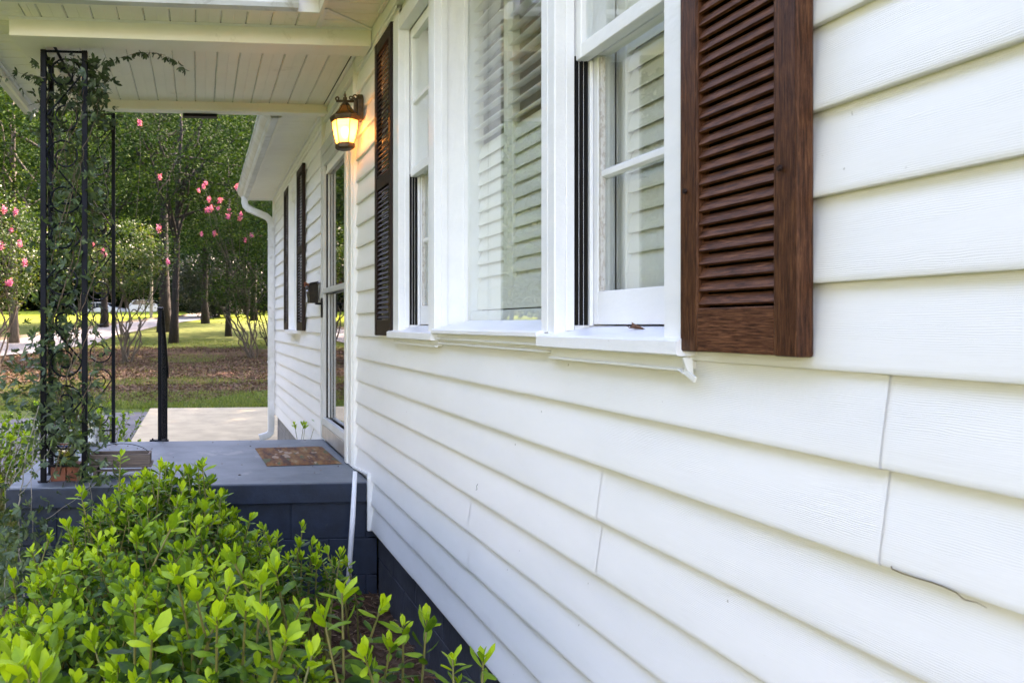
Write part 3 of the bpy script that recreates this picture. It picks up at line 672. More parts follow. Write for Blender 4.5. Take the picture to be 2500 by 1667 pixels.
link('gutter_bracket', MB().box(EX-.20, EX-.16, Y_pe-.16, Y_pe-.152, SOF+.0, SOF+.09), M['gutter'], porch)

# iron columns
def spiral(c, r, turns, a0, axis, n=30, rend=.25, s=1):
    out = []
    for i in range(n+1):
        t_ = i/n; a = a0+s*turns*2*math.pi*t_; q = r*(1-(1-rend)*t_)
        out.append(Vector(c)+(Vector((math.cos(a)*q, 0, math.sin(a)*q)) if axis == 'x' else Vector((0, math.cos(a)*q, math.sin(a)*q))))
    return out
def column(pts, panels, ztop, label):
    c0 = pts[0]; t = thing('porch_column', (c0[0], c0[1], ZP), label, 'porch column', 'wrought iron porch columns')
    for x, y, hw in pts:
        bx('post', x-hw, x+hw, y-hw, y+hw, ZP+.004, ztop, M['iron'], t, .002)
        bx('foot_plate', x-hw*1.7, x+hw*1.7, y-hw*1.7, y+hw*1.7, ZP, ZP+.005, M['iron'], t)
    for i, j in panels:
        a, b = Vector((*pts[i][:2], 0)), Vector((*pts[j][:2], 0)); d = b-a; Lh = d.length; ax = 'x' if abs(d.x) > abs(d.y) else 'y'
        for z in (ZP+.085, ztop-.006):
            link('crossbar', MB().tube([a+Vector((0, 0, z)), b+Vector((0, 0, z))], .007, 4), M['iron'], t)
        mid = (a+b)/2; Hh = ztop-ZP-.12; nS = 5
        for k in range(nS):
            zc = ZP+.10+Hh*(k+.5)/nS; hh = Hh/nS*.47; sgn = 1 if k % 2 else -1; r = Lh*.43
            path = []
            e = spiral(mid+Vector((0, 0, zc+hh-r)), r, 1.35, math.pi*(1.0 if sgn > 0 else 0), ax, 26, .3, -1 if sgn > 0 else 1)
            f = spiral(mid+Vector((0, 0, zc-hh+r)), r, 1.35, math.pi*(0 if sgn > 0 else 1.0), ax, 26, .3, -1 if sgn > 0 else 1)
            path = list(reversed(e))+f
            link('scroll', MB().tube(path, .005, 5), M['iron'], t)
    return t
hw = .0125
pA = atZ(104.5, 1178, ZP); pC = Vector((pA.x+.215, pA.y+.0, 0))
column([(pA.x, pA.y+.02, .0145), (pA.x+.215, pA.y+.02, .0145), (pA.x, pA.y+.235, .0145)], [(0, 1), (0, 2)], zb, 'black iron corner column nearest the camera, wrapped in vines')
eX, eY = UW(277, 5.66); dX, dY = UW(208, 5.66)
column([(eX, eY, .0125), (dX, dY, .0125)], [(1, 0)], ZC+1.494, 'black scrolled iron column at the rear of the porch')
# handrail going down the back steps
hx, hy = UW(391.5, 5.74)
hr = thing('handrail', (hx, hy, ZP), 'black iron handrail seen end on at the back steps', 'handrail')
bx('post', hx-.017, hx+.011, hy-.014, hy+.014, ZP+.005, ZP+.94, M['iron'], hr, .002)
bx('foot_plate', hx-.075, hx+.06, hy-.03, hy+.03, ZP, ZP+.007, M['iron'], hr)
link('screw', MB().lathe((hx-.055, hy, ZP+.007), [(.008, 0), (.005, .012)], 8).lathe((hx+.045, hy, ZP+.007), [(.008, 0), (.005, .012)], 8), M['iron'], hr)
y2 = hy+.95
link('top_rail', MB().prism([(hy-.02, ZP+.94), (hy-.02, ZP+.955), (hy+.04, ZP+.96), (y2, ZP+.48), (y2+.05, ZP+.40), (y2+.02, ZP+.385), (y2-.02, ZP+.455), (hy+.03, ZP+.938)], hx-.022, hx+.022, 'x'), M['iron'], hr)
link('bottom_rail', MB().tube([(hx, hy, ZP+.12), (hx, y2, ZP-.36)], .010, 4), M['iron'], hr)
bx('post', hx-.013, hx+.013, y2-.013, y2+.013, .02, ZP+.47, M['iron'], hr, .002)
for i in range(1, 8):
    f = i/8; y = hy+(y2-hy)*f; bx('baluster', hx-.007, hx+.007, y-.007, y+.007, ZP+.12-.48*f, ZP+.94-.47*f, M['iron'], hr)

# lantern
lw = 4.43; lx, ly = UW(842.5, lw)
def lz(v): return ZC+(CY-v)*lw/F
lan = thing('wall_lantern', (-.01, ly, lz(265)), 'lit bronze carriage lantern with frosted glass fixed beside the storm door', 'lantern')
link('backplate', MB().prism([(ly-.03, lz(295)), (ly+.03, lz(295)), (ly+.034, lz(285)), (ly+.034, lz(245)), (ly+.02, lz(233)), (ly, lz(230)), (ly-.02, lz(233)), (ly-.034, lz(245)), (ly-.034, lz(285))], -.034, -.003, 'x'), M['bronze'], lan, .004)
zA = lz(246)
ctr = Vector((lx, ly, 0))
a = MB().obox(((lx-.05-.03)/2, ly, zA-.004), (abs(lx-.05+.03), .012, .012), Matrix.Identity(3))
a.tube([Vector((lx-.04, ly, zA))]+spiral((lx-.042, ly, zA+.010), .012, .9, math.pi*1.5, 'x', 14, .45, -1), .0045, 6)
a.tube(spiral((lx+.032, ly, zA+.014), .013, 1.2, -math.pi*.5, 'x', 18, .35, 1), .0042, 6)
a.tube(spiral((lx+.058, ly, zA+.020), .016, 1.2, math.pi*1.3, 'x', 18, .35, -1), .0046, 6)
link('arm', a, M['bronze'], lan, smooth=True)
bx('bracket', -.052, -.034, ly-.012, ly+.012, lz(290), zA+.012, M['bronze'], lan, .003)
link('finial', MB().lathe((lx, ly, zA-.006), [(.004, 0), (.010, .004), (.012, .014), (.0115, .022), (.005, .028), (.008, .034), (.004, .044), (.001, .056)], 12), M['bronze'], lan, smooth=True)
R6 = math.pi/6+.18
def hexring(prof, name, mat, **k): return link(name, MB().lathe((lx, ly, 0), prof, 6, R6), mat, lan, **k)
hexring([(.006, lz(247)), (.020, lz(253)), (.028, lz(258)), (.026, lz(259)), (.005, lz(250))], 'cap', M['bronze'])
zT, zU, zD, zE = lz(283), lz(297), lz(352), lz(366)
hexring([(.083, zT), (.088, zT-.008), (.082, zU+.006), (.080, zU), (.074, zU), (.074, zT)], 'upper_band', M['bronze'], bevel=.002)
hexring([(.050, zD+.004), (.056, zD-.004), (.056, zE+.010), (.044, zE), (.020, zE-.003)], 'lower_band', M['bronze'], bevel=.002)
def hexpt(r, z, k): return Vector((lx+r*math.cos(R6+k*math.pi/3), ly+r*math.sin(R6+k*math.pi/3), z))
topc = [(.024, lz(257)), (.036, lz(266)), (.052, lz(275)), (.080, zT)]
botc = [(.074, zU), (.071, zU-.03), (.064, zU-.07), (.050, zD)]
for k in range(6):
    link('glass_rib', MB().tube([hexpt(r, z, k) for r, z in topc], .0026, 5).tube([hexpt(r, z, k) for r, z in botc], .0026, 5), M['bronze'], lan)
m = bpy.data.materials.new('frosted_lamp_glass'); m.use_nodes = True; nt = m.node_tree; nt.nodes.remove(nt.nodes['Principled BSDF'])
t1 = nt.nodes.new('ShaderNodeBsdfTranslucent'); t1.inputs[0].default_value = (.95, .62, .30, 1)
t2 = nt.nodes.new('ShaderNodeBsdfTransparent'); t2.inputs[0].default_value = (.95, .80, .55, 1)
t3 = nt.nodes.new('ShaderNodeBsdfGlossy'); t3.inputs['Roughness'].default_value = .15
mx = nt.nodes.new('ShaderNodeMixShader'); mx.inputs[0].default_value = .16; nt.links.new(t1.outputs[0], mx.inputs[1]); nt.links.new(t2.outputs[0], mx.inputs[2])
mx2 = nt.nodes.new('ShaderNodeMixShader'); mx2.inputs[0].default_value = .06; nt.links.new(mx.outputs[0], mx2.inputs[1]); nt.links.new(t3.outputs[0], mx2.inputs[2])
nt.links.new(mx2.outputs[0], nt.nodes['Material Output'].inputs[0]); M['frost'] = m
for k in range(6):
    for cur in (topc, botc):
        vs = [hexpt(r-.001, z, kk) for r, z in cur for kk in (k, k+1)]
        link('glass_panel', MB().add(vs, [(2*i, 2*i+1, 2*i+3, 2*i+2) for i in range(len(cur)-1)]), M['frost'], lan)
m = bpy.data.materials.new('bulb_glow'); m.use_nodes = True; b_ = m.node_tree.nodes['Principled BSDF']
b_.inputs['Emission Color'].default_value = (1, .55, .18, 1); b_.inputs['Emission Strength'].default_value = 5; M['bulb'] = m
link('bulb', MB().lathe((lx, ly, lz(338)), [(.006, 0), (.012, .006), (.020, .025), (.022, .04), (.016, .058), (.006, .066)], 14), M['bulb'], lan, smooth=True)
link('candle_tube', MB().lathe((lx, ly, zE+.004), [(.010, 0), (.010, .032)], 10), M['bronze'], lan)
pl = bpy.data.lights.new('lantern_light', 'POINT'); pl.energy = 1.1; pl.color = (1, .50, .16); pl.shadow_soft_size = .03
po = bpy.data.objects.new('lantern_light', pl); COL.objects.link(po); po.location = (lx, ly, lz(322))

# mailbox beyond the door
my, mz = W(6.10), ZC+.245
mlb = thing('mailbox', (-.02, my, mz), 'small dark bronze mailbox with red flag fixed just beyond the storm door', 'mailbox')
link('box', MB().prism([(-.075, mz-.08), (-.085, mz+.04), (-.07, mz+.06), (-.012, mz+.07), (-.012, mz-.08)], my-.09, my+.05), M['darkbronze'], mlb, .003)
link('lid', MB().prism([(-.092, mz+.035), (-.074, mz+.070), (-.012, mz+.081), (-.012, mz+.072), (-.071, mz+.062), (-.088, mz+.031)], my-.10, my+.06), M['black'], mlb)
link('flag', MB().obox((-.10, my-.08, mz+.06), (.04, .004, .02), Euler((0, .5, 0)).to_matrix()).obox((-.108, my-.08, mz+.05), (.024, .004, .014), Euler((0, -.8, 0)).to_matrix()), M['redwood'] if 'redwood' in M else M['brick'], mlb)
link('latch', MB().lathe((-.084, my-.03, mz), [(.008, 0), (.012, .01), (.004, .018)], 10), M['rim'], mlb)

# white pipe in the corner
pt, pb = atW(867, 1150, 4.13), atW(850, 1430, 4.02)
tag(link('pipe', MB().tube([pb, pb.lerp(pt, .6)+Vector((.002, 0, 0)), pt], [.0135, .0135, .0115], 14), M['pvc'], smooth=True), 'white plastic pipe leaning upright against the navy porch wall', 'pipe')

# doormat
c = [atZ(632, 1098, ZP), atZ(795, 1089, ZP), atZ(842, 1133, ZP), atZ(658, 1137, ZP)]
c = [Vector((-.535, W(5.40), 0)), Vector((-.075, W(5.43), 0)), Vector((-.055, W(4.76), 0)), Vector((-.51, W(4.72), 0))]
mb = MB(); n = 14
for i in range(n+1):
    for j in range(n+1):
        p = c[0].lerp(c[1], i/n).lerp(c[3].lerp(c[2], i/n), j/n)
        e = min(i, j, n-i, n-j); mb.v.append((p.x, p.y, ZP+(.003 if e == 0 else .013)+.002*noise.noise(Vector((i*.5, j*.5, 0)))))
mb.f = [(i*(n+1)+j, i*(n+1)+j+1, (i+1)*(n+1)+j+1, (i+1)*(n+1)+j) for i in range(n) for j in range(n)]; mb.t = [0]*len(mb.f)
tag(link('doormat', mb, M['mat'], smooth=True), 'rust brown woven doormat lying in front of the storm door', 'doormat')

# bricks and jug between the column posts, bottle, wooden planter
by = pA.y+.13
for k in range(2):
    x = pA.x+.035+.083*k
    tag(bx('brick', x, x+.078, by-.10, by+.09, ZP, ZP+.075, M['brick'], None, .003), ['red brick under the left half of the glass jug', 'red brick under the right half of the glass jug, beside its twin'][k], 'brick', 'two bricks carrying the jug')
jx = pA.x+.105
jug = thing('glass_jug', (jx, by, ZP+.075), 'square glass jug of yellow liquid standing on two red bricks', 'jug')
link('liquid', MB().lathe((jx, by, ZP+.0775), [(.050, 0), (.056, .006), (.056, .080)], 4, math.pi/4), M['juice'], jug, .008)
link('body', MB().lathe((jx, by, ZP+.0755), [(.056, 0), (.062, .008), (.062, .11), (.045, .135), (.030, .14), (.030, .165)], 12, .26, cap=False), M['bottleglass'], jug, smooth=True)
link('label_band', MB().lathe((jx, by, ZP+.170), [(.0632, 0), (.0632, .030)], 16, 0, cap=False), M['label'], jug)
link('label_print', MB().lathe((jx, by, ZP+.176), [(.0637, 0), (.0637, .009)], 16, 0, cap=False), M['blueprint'], jug)
link('label_stripe', MB().lathe((jx, by, ZP+.188), [(.0637, 0), (.0637, .006)], 16, 0, cap=False), M['redprint'], jug)
link('lid', MB().lathe((jx, by, ZP+.240), [(.033, 0), (.033, .016), (.028, .019)], 14), M['alu'], jug)
bX, bY = UW(227, 5.50)
bot = thing('bottle', (bX, bY, ZP), 'clear glass bottle with a white label behind the iron column', 'bottle')
link('glass', MB().lathe((bX, bY, ZP+.001), [(.034, 0), (.040, .006), (.041, .13), (.034, .165), (.018, .20), (.0135, .235), (.0145, .25)], 18, cap=False), M['bottleglass'], bot, smooth=True)
link('water', MB().lathe((bX, bY, ZP+.003), [(.034, 0), (.038, .006), (.038, .022)], 14), M['bottleglass'], bot, smooth=True)
link('label', MB().lathe((bX, bY, ZP+.022), [(.0418, 0), (.0418, .10)], 20, cap=False), M['label'], bot)
q = MB()
fa = math.atan2(-bY, CAMX-bX)
def onbot(da, z0, z1, wd): 
    r = .0424; vs = [Vector((bX+r*math.cos(fa+d), bY+r*math.sin(fa+d), ZP+z)) for d, z in ((da-wd, z0), (da+wd, z0), (da+wd, z1), (da-wd, z1))]
    q.add(vs, [(0, 1, 2, 3)])
for i in range(6): onbot(.55, .032+i*.0035, .034+i*.0035, .12)
for i in range(7): onbot(.35+i*.07, .060, .085, .014)
for i in range(4): onbot(-.45, .085+i*.007, .088+i*.007, .25)
for a_ in np.linspace(0, 6.28, 12, endpoint=False): onbot(.02+.09*math.cos(a_), .070+.004*math.sin(a_)-.001, .070+.004*math.sin(a_)+.002, .03)
link('label_print', q, M['ink'], bot)
tl = atZ(222, 1168, ZP); tr = atZ(368, 1160, ZP); py = max(W(4.36), tl.y)
x0, x1 = tr.x-.325, tr.x
pb_ = thing('wooden_planter', ((x0+x1)/2, py, ZP), 'small weathered wooden planter box on a slatted stand with a wire handle', 'planter')
zz = ZP+.072
for a, b, cc, d in ((x0, x1, py, py+.012), (x0, x1, py+.13, py+.142)): bx('side_board', a, b, cc, d, zz, zz+.055, M['barnwood'], pb_, .002)
for a in (x0, x1-.012): bx('end_board', a+.0005, a+.0125, py+.0125, py+.1295, zz+.001, zz+.056, M['barnwood'], pb_, .002)
bx('base_board', x0-.01, x1+.012, py-.012, py+.152, zz-.009, zz-.001, M['barnwood'], pb_, .002)
bx('lower_slat', x0, x1, py-.008, py+.02, zz-.034, zz-.026, M['barnwood'], pb_); bx('lower_slat', x0, x1, py+.11, py+.14, zz-.034, zz-.026, M['barnwood'], pb_)
for a in (x0+.02, x1-.045):
    for b in (py-.006, py+.118): bx('leg', a, a+.022, b, b+.024, ZP, zz-.0095, M['barnwood'], pb_, .002)
link('handle', MB().tube([Vector(((x0+x1)/2-math.cos(a)*(x1-x0)/2, py+.07, zz+.03+math.sin(a)*.075)) for a in np.linspace(0, math.pi, 22)], .0016, 5), M['iron'], pb_)

# leaf on the sill, twig on the siding
lp = atX(1549, 789, .045)
v = [Vector(p) for p in ((0, -.030, 0), (-.004, -.012, .004), (-.010, 0, .013), (-.003, .012, .006), (0, .03, .001), (.006, .010, .000), (.004, -.012, -.001))]
tag(link('fallen_leaf', MB().add([p*1.15+Vector((.050, lp.y, ZC-.0095)) for p in v]+[Vector((.046, lp.y, ZC+.001))], [(0, 1, 7), (1, 2, 7), (2, 3, 7), (3, 4, 7), (4, 5, 7), (5, 6, 7), (6, 0, 7)]).tube([(.045, lp.y+.018, ZC-.008), (.04, lp.y+.027, ZC-.001)], .0006, 4), M['deadleaf']), 'small curled brown leaf lying on the white sill', 'leaf')
tw = [atX(u, v_, -.006) for u, v_ in ((2176, 1381), (2178, 1388), (2205, 1400), (2240, 1411), (2275, 1421), (2305, 1432), (2335, 1446), (2352, 1461), (2358, 1464), (2385, 1470), (2409, 1483))]
tag(link('twig', MB().tube(tw, [.0008, .0010, .0009, .0009, .0009, .0009, .0008, .0007, .0008, .0005, .0003], 5), M['twig']), 'thin dry twig caught under a lap of the white siding', 'twig')
nl = atX(1166, 1190, -.004)
tag(link('bent_nail', MB().tube([nl+Vector((0, -.001, .012)), nl+Vector((-.003, 0, .006)), nl+Vector((-.002, .0, -.006)), nl+Vector((-.005, .003, -.008))], .0007, 5), M['iron']), 'tiny bent wire sticking out of the siding below the triple window', 'wire')
# ================================================================== VEGETATION
def quads(name, V, tones, mat, parent=None, k=4):
    """V: (n, k, 3) world points, one face each"""
    n = len(V); P = V.reshape(-1, 3); c = (P.min(0)+P.max(0))/2
    if parent is None: c[2] = P[:, 2].min()
    me = bpy.data.meshes.new(name); me.vertices.add(n*k); me.loops.add(n*k); me.polygons.add(n)
    me.vertices.foreach_set('co', (P-c).astype(np.float32).ravel()); me.loops.foreach_set('vertex_index', np.arange(n*k, dtype=np.int32))
    me.polygons.foreach_set('loop_start', np.arange(0, n*k, k, dtype=np.int32)); me.update(calc_edges=True)
    a = me.attributes.new('tone', 'FLOAT', 'FACE'); a.data.foreach_set('value', np.clip(tones, 0, 1).astype(np.float32))
    me.materials.append(mat); o = bpy.data.objects.new(name, me); COL.objects.link(o)
    if parent is not None: o.parent = parent; o.location = Vector(c)-WL[parent.name]
    else: o.location = c
    WL[o.name] = Vector(c); return o
def unit(v): return v/np.maximum(np.linalg.norm(v, axis=-1, keepdims=True), 1e-9)
def cards(C, L, wd, flat=.5, droop=0.):
    n = len(C); a = rng.normal(size=(n, 3)); a[:, 2] = a[:, 2]*flat-droop; a = unit(a)
    b = unit(np.cross(a, rng.normal(size=(n, 3))))
    s = L*rng.uniform(.65, 1.3, (n, 1))
    mid = np.cross(a, b)*s*.12
    return np.stack([C-a*s/2, C+b*s*wd/2+mid, C+a*s/2, C-b*s*wd/2+mid], 1)
def crown_pts(c, rx, ry, rz, ncl, per, sig, hollow=.35):
    d = unit(rng.normal(size=(ncl, 3))); q = rng.uniform(hollow, 1, (ncl, 1))**.6
    ctr = np.array(c)+d*q*np.array([rx, ry, rz])
    tone = rng.uniform(-.22, .22, ncl)
    P = ctr[:, None, :]+rng.normal(size=(ncl, per, 3))*sig*np.array([1, 1, .55])*rng.uniform(.6, 1.4, (ncl, 1, 1))
    T = tone[:, None]+rng.uniform(-.2, .3, (ncl, per))
    return ctr, P.reshape(-1, 3), T.ravel()
def limb(mb, a, b, r0, r1, bend, n=6):
    a, b = Vector(a), Vector(b); L = (b-a).length; pts = []
    for i in range(n+1):
        t = i/n; p = a.lerp(b, t); p += Vector((random.gauss(0, 1), random.gauss(0, 1), random.gauss(0, .6)))*bend*L*(t*(1-t))
        pts.append(p)
    mb.tube(pts, [r0+(r1-r0)*i/n for i in range(n+1)], 6, cap=False)
def tree(name, x, y, h, cb, r, label, cat='tree', group=None, mat='treeleaf', bark='bark', leafL=.16, ncl=110, per=80, tr=.2, sig=None, tone=.4, ry=None, lean=0., stems=1, dens=1):
    z0 = gz(x, y)-.1; t = thing(name, (x, y, z0), label, cat, group)
    top = Vector((x+lean, y, z0+h*.82))
    c = (x+lean*.8, y, z0+(cb+h)/2)
    ctr, P, T = crown_pts(c, r, ry or r, (h-cb)/2, ncl, per, sig or r*.17)
    if stems == 1:
        tb = MB(); zs = np.linspace(0, h*.82, 9); pts = [Vector((x+lean*(q/h/.82)+random.gauss(0, .03)*h*.05, y+random.gauss(0, .03)*h*.05, z0+q)) for q in zs]
        tb.tube(pts, [tr*1.35]+[tr*(1-.75*i/8) for i in range(1, 9)], 9); link('trunk', tb, M[bark], t, smooth=True)
        lb = MB()
        for q in ctr[rng.choice(len(ctr), min(16, len(ctr)), replace=False)]:
            zz = random.uniform(cb*.8, h*.7); f = zz/h/.82; a = Vector((x+lean*f, y, z0+zz))
            limb(lb, a, q, tr*.38, tr*.06, .10)
        tag(link('limbs', lb, M[bark], t, smooth=True), kind='stuff')
    else:
        for i in range(stems):
            lb = MB(); q = Vector(ctr[random.randrange(len(ctr))]); q.z = max(q.z, z0+cb)
            a = Vector((x+random.gauss(0, .10), y+random.gauss(0, .10), z0))
            limb(lb, a, a.lerp(q, .9), tr*random.uniform(.7, 1.1), tr*.3, .13, 9)
            link('stem', lb, M[bark], t, smooth=True)
    o = quads('crown', cards(P, leafL, .5), T+tone, M[mat], t); tag(o, kind='stuff')
    return t
def at_w(u, w): return UW(u, w)
BACK = 'tall broadleaf trees of the dense wood behind the far lawn'
wood_label = 'tall green tree in the dense wood behind the far lawn'
protos = []
for i, (u, w, h, r) in enumerate([(120, 92, 27, 8), (330, 98, 29, 8.5), (520, 90, 27, 8)]):
    x, y = at_w(u, w); protos.append(tree('forest_tree', x, y, h, 2.5, r, wood_label, 'tree', BACK, leafL=.42, ncl=170, per=75, tr=.34, tone=.30+.06*i, sig=1.15))
k = 0
for u, w, s in [(-40, 96, 1), (30, 84, .9), (205, 82, .85), (265, 104, 1.1), (410, 84, .85), (450, 100, 1.05), (590, 98, 1), (640, 84, .9), (700, 92, 1), (-400, 70, 1), (-600, 64, .9), (-820, 62, 1), (-1100, 56, 1), (-1400, 50, 1), (-500, 90, 1.1), (-950, 80, 1.2), (-150, 90, 1), (-260, 84, 1), (70, 112, 1.2), (180, 112, 1.15), (380, 115, 1.2), (560, 112, 1.15)]:  # those far left are out of view, added to darken the pane reflection
    c = copy_tree(protos[k % 3]); k += 1; x, y = at_w(u, w); c.location = (x, y, gz(x, y)-.1); c.rotation_euler = (0, 0, random.uniform(0, 6.28)); c.scale = (s, s, s*random.uniform(.9, 1.05))
wm = quads('far_wood', cards(np.stack([rng.uniform(-80, 70, 60000), rng.uniform(122, 140, 60000), 2.5+rng.uniform(0, 1, 60000)*38], 1), 1.7, .6), rng.uniform(0, .35, 60000), M['treeleaf']); tag(wm, 'deep dark mass of leaves filling the far end of the wood', 'wood', kind='stuff')
# understorey that closes the view under the crowns
up_ = []
for i, (u, w, h, r) in enumerate([(470, 78, 6.5, 4.2), (170, 92, 7, 5)]):
    x, y = at_w(u, w); up_.append(tree('understorey_bush', x, y, h, .2, r, 'dark green undergrowth below the wood beyond the far lawn', 'bush', 'undergrowth below the wood', leafL=.30, ncl=120, per=60, tr=.08, tone=.12, stems=4, sig=.8))
for i, (u, w) in enumerate([(30, 96), (100, 97), (240, 98), (305, 98), (370, 97), (-300, 66), (-450, 62), (-620, 58), (-800, 56), (-1000, 52), (-1250, 48), (430, 92), (520, 76), (575, 77), (640, 77), (700, 76), (-60, 94), (560, 92), (480, 94)]):
    c = copy_tree(up_[i % 2]); x, y = at_w(u, w); c.location = (x, y, gz(x, y)-.1); c.rotation_euler = (0, 0, i*1.3); s = random.uniform(.9, 1.25); c.scale = (s, s, s)
# middle distance
def T3(u, v, w, **k):
    x, y = at_w(u, w); return x, y
x, y = at_w(424, 35); tree('oak', x, y, 13, 5.2, 3.6, 'tall dark trunked tree standing at the top of the brown mulch slope', lean=.3, tr=.19, leafL=.15, ncl=120, per=90, sig=.55, tone=.42)
x, y = at_w(400, 44); tree('pine_tree', x, y, 19, 8, 4, 'thicker reddish trunked pine just behind the dark trunked tree by the road', tr=.34, leafL=.18, ncl=120, per=80, sig=.7, tone=.35)
x, y = at_w(557, 40); tree('young_oak', x, y, 11, 3.6, 3.5, 'slim tree with brown soil around its foot, left of the downspout', tr=.15, leafL=.15, ncl=150, per=90, sig=.5, tone=.40)
x, y = at_w(33, 34); tree('leaning_tree', x, y, 13, 4.2, 4.2, 'pale trunked tree at the left edge beyond the vine column', tr=.20, bark='bark_grey', leafL=.15, ncl=160, per=100, sig=.6, tone=.55)
x, y = at_w(255, 47); tree('broadleaf_tree', x, y, 15, 4.8, 5.2, 'wide crowned green tree behind the rear porch column', tr=.22, leafL=.19, ncl=190, per=100, sig=.7, tone=.42)
x, y = at_w(500, 52); tree('broadleaf_tree', x, y, 16, 4.6, 5.5, 'wide crowned green tree between the slim tree and the pine', tr=.24, leafL=.20, ncl=190, per=100, sig=.75, tone=.36)
x, y = at_w(120, 60); tree('broadleaf_tree', x, y, 18, 4.5, 6.5, 'large light green tree far behind the front vine column', tr=.26, leafL=.24, ncl=190, per=100, sig=.85, tone=.5)
x, y = at_w(620, 56); tree('broadleaf_tree', x, y, 16, 3.4, 5.4, 'dark green tree showing past the end of the house gutter', tr=.24, leafL=.20, ncl=190, per=100, sig=.75, tone=.3)
# dark rounded evergreen
x, y = at_w(530, 62); tree('evergreen_bush', x, y, 5.3, .1, 3.3, 'big rounded nearly black evergreen bush beyond the slim tree', 'bush', mat='darkleaf', leafL=.16, ncl=520, per=70, tr=.1, stems=3, sig=.36, tone=.35)
# crape myrtles: many pale stems from one foot, loose crowns, pink flower heads
def myrtle(u, w, h, cb, r, label, flowers, seed, mat='myrtleleaf', tone=.45, st=9, ncl=110, per=70, lean=0):
    random.seed(seed); x, y = at_w(u, w)
    t = tree('crape_myrtle', x, y, h, cb, r, label, 'crape myrtle', None, mat, 'bark_grey', .085, ncl, per, .035, r*.15, tone, stems=st, lean=lean)
    for fu, fv in flowers:
        ww = w+random.uniform(-r*.9, -r*.3); c = atW(fu, fv, ww)
        n = 120; Pn = rng.normal(size=(n, 3))*np.array([.028, .028, .040])*random.uniform(.7, 1.2)+np.array(c)
        quads('flower_cluster', cards(Pn, .036, .9, 1), rng.uniform(0, 1, n), M['petal'], t)
        b = MB(); limb(b, Vector((x+lean*.5, y, gz(x, y)+cb*.9)), c, .010, .003, .08); link('flower_stem', b, M['bark_grey'], t)
    return t
myrtle(312, 25, 4.6, 1.9, 1.35, 'yellow green crape myrtle with many bare stems left of the handrail', [(390, 433), (388, 557), (250, 612), (257, 622), (228, 598), (410, 640), (341, 300)], 3, tone=.50, st=12)
myrtle(618, 27, 5.6, 1.5, 2.0, 'pink flowering crape myrtle beside the downspout', [(485, 465), (502, 447), (497, 455), (510, 488), (537, 488), (507, 512), (515, 508), (533, 509), (557, 530), (560, 515), (585, 532), (588, 524), (492, 572), (523, 570), (598, 586), (614, 575), (633, 573), (578, 457)], 5, mat='treeleaf', tone=.55, st=10, ncl=170, per=70, lean=-.4)
myrtle(-15, 21, 4.9, 1.7, 1.6, 'pink flowering crape myrtle at the left edge of the yard', [(38, 517), (27, 562), (48, 595), (20, 692), (9, 512), (60, 640), (2, 600), (26, 690)], 9, tone=.45, st=8, ncl=140)
x, y = at_w(660, 33); tree('sapling_thicket', x, y, 5.5, .5, 1.6, 'thicket of thin leafy stems just behind the downspout', 'bush', leafL=.09, ncl=90, per=60, tr=.03, stems=9, sig=.3, tone=.35)
# trees added out of view: they shade slope and driveway, and block low sky
rt = tree('light_block_tree', 9, 24, 13, 1.2, 4.6, 'unseen broad tree added behind the house to shade the yard', 'tree', 'added trees out of view around the yard', leafL=.26, ncl=190, per=75, tr=.25, sig=.8)
for x, y, s in [(8, 15.5, 1.15), (10, 20, 1.2), (12.5, 15, 1.2), (13, 34, 1.2), (6.5, 33, 1.0), (18, 27, 1.1), (22, 40, 1.3), (12, 46, 1.2), (-15, 10, 1.1), (-18, 0, 1.3), (-17, 21, 1.2), (-14, 34, 1.1), (-16, -10, 1.3), (-22, 5, 1.4), (-15, -4, .8), (-16, 15, .8), (-13, 27, .8), (-14, 26, 1.2), (-20, 44, 1.2), (-25, 28, 1.4)]:
    c = copy_tree(rt); c.location = (x, y, gz(x, y)-.1); c.rotation_euler = (0, 0, x+y); c.scale = (s, s, s); c['label'] = 'unseen broad tree added at the edge of the yard to block light'
# utility pole
x, y = at_w(369, 58); zz = gz(x, y)
tag(link('utility_pole', MB().tube([(x, y, zz), (x+.05, y, zz+7.5)], [.12, .08], 10), M['cane']), 'thin pale utility pole rising behind the yellow green crape myrtle', 'pole')
a, b = atW(360, 590, 57), atW(-300, 520, 60)
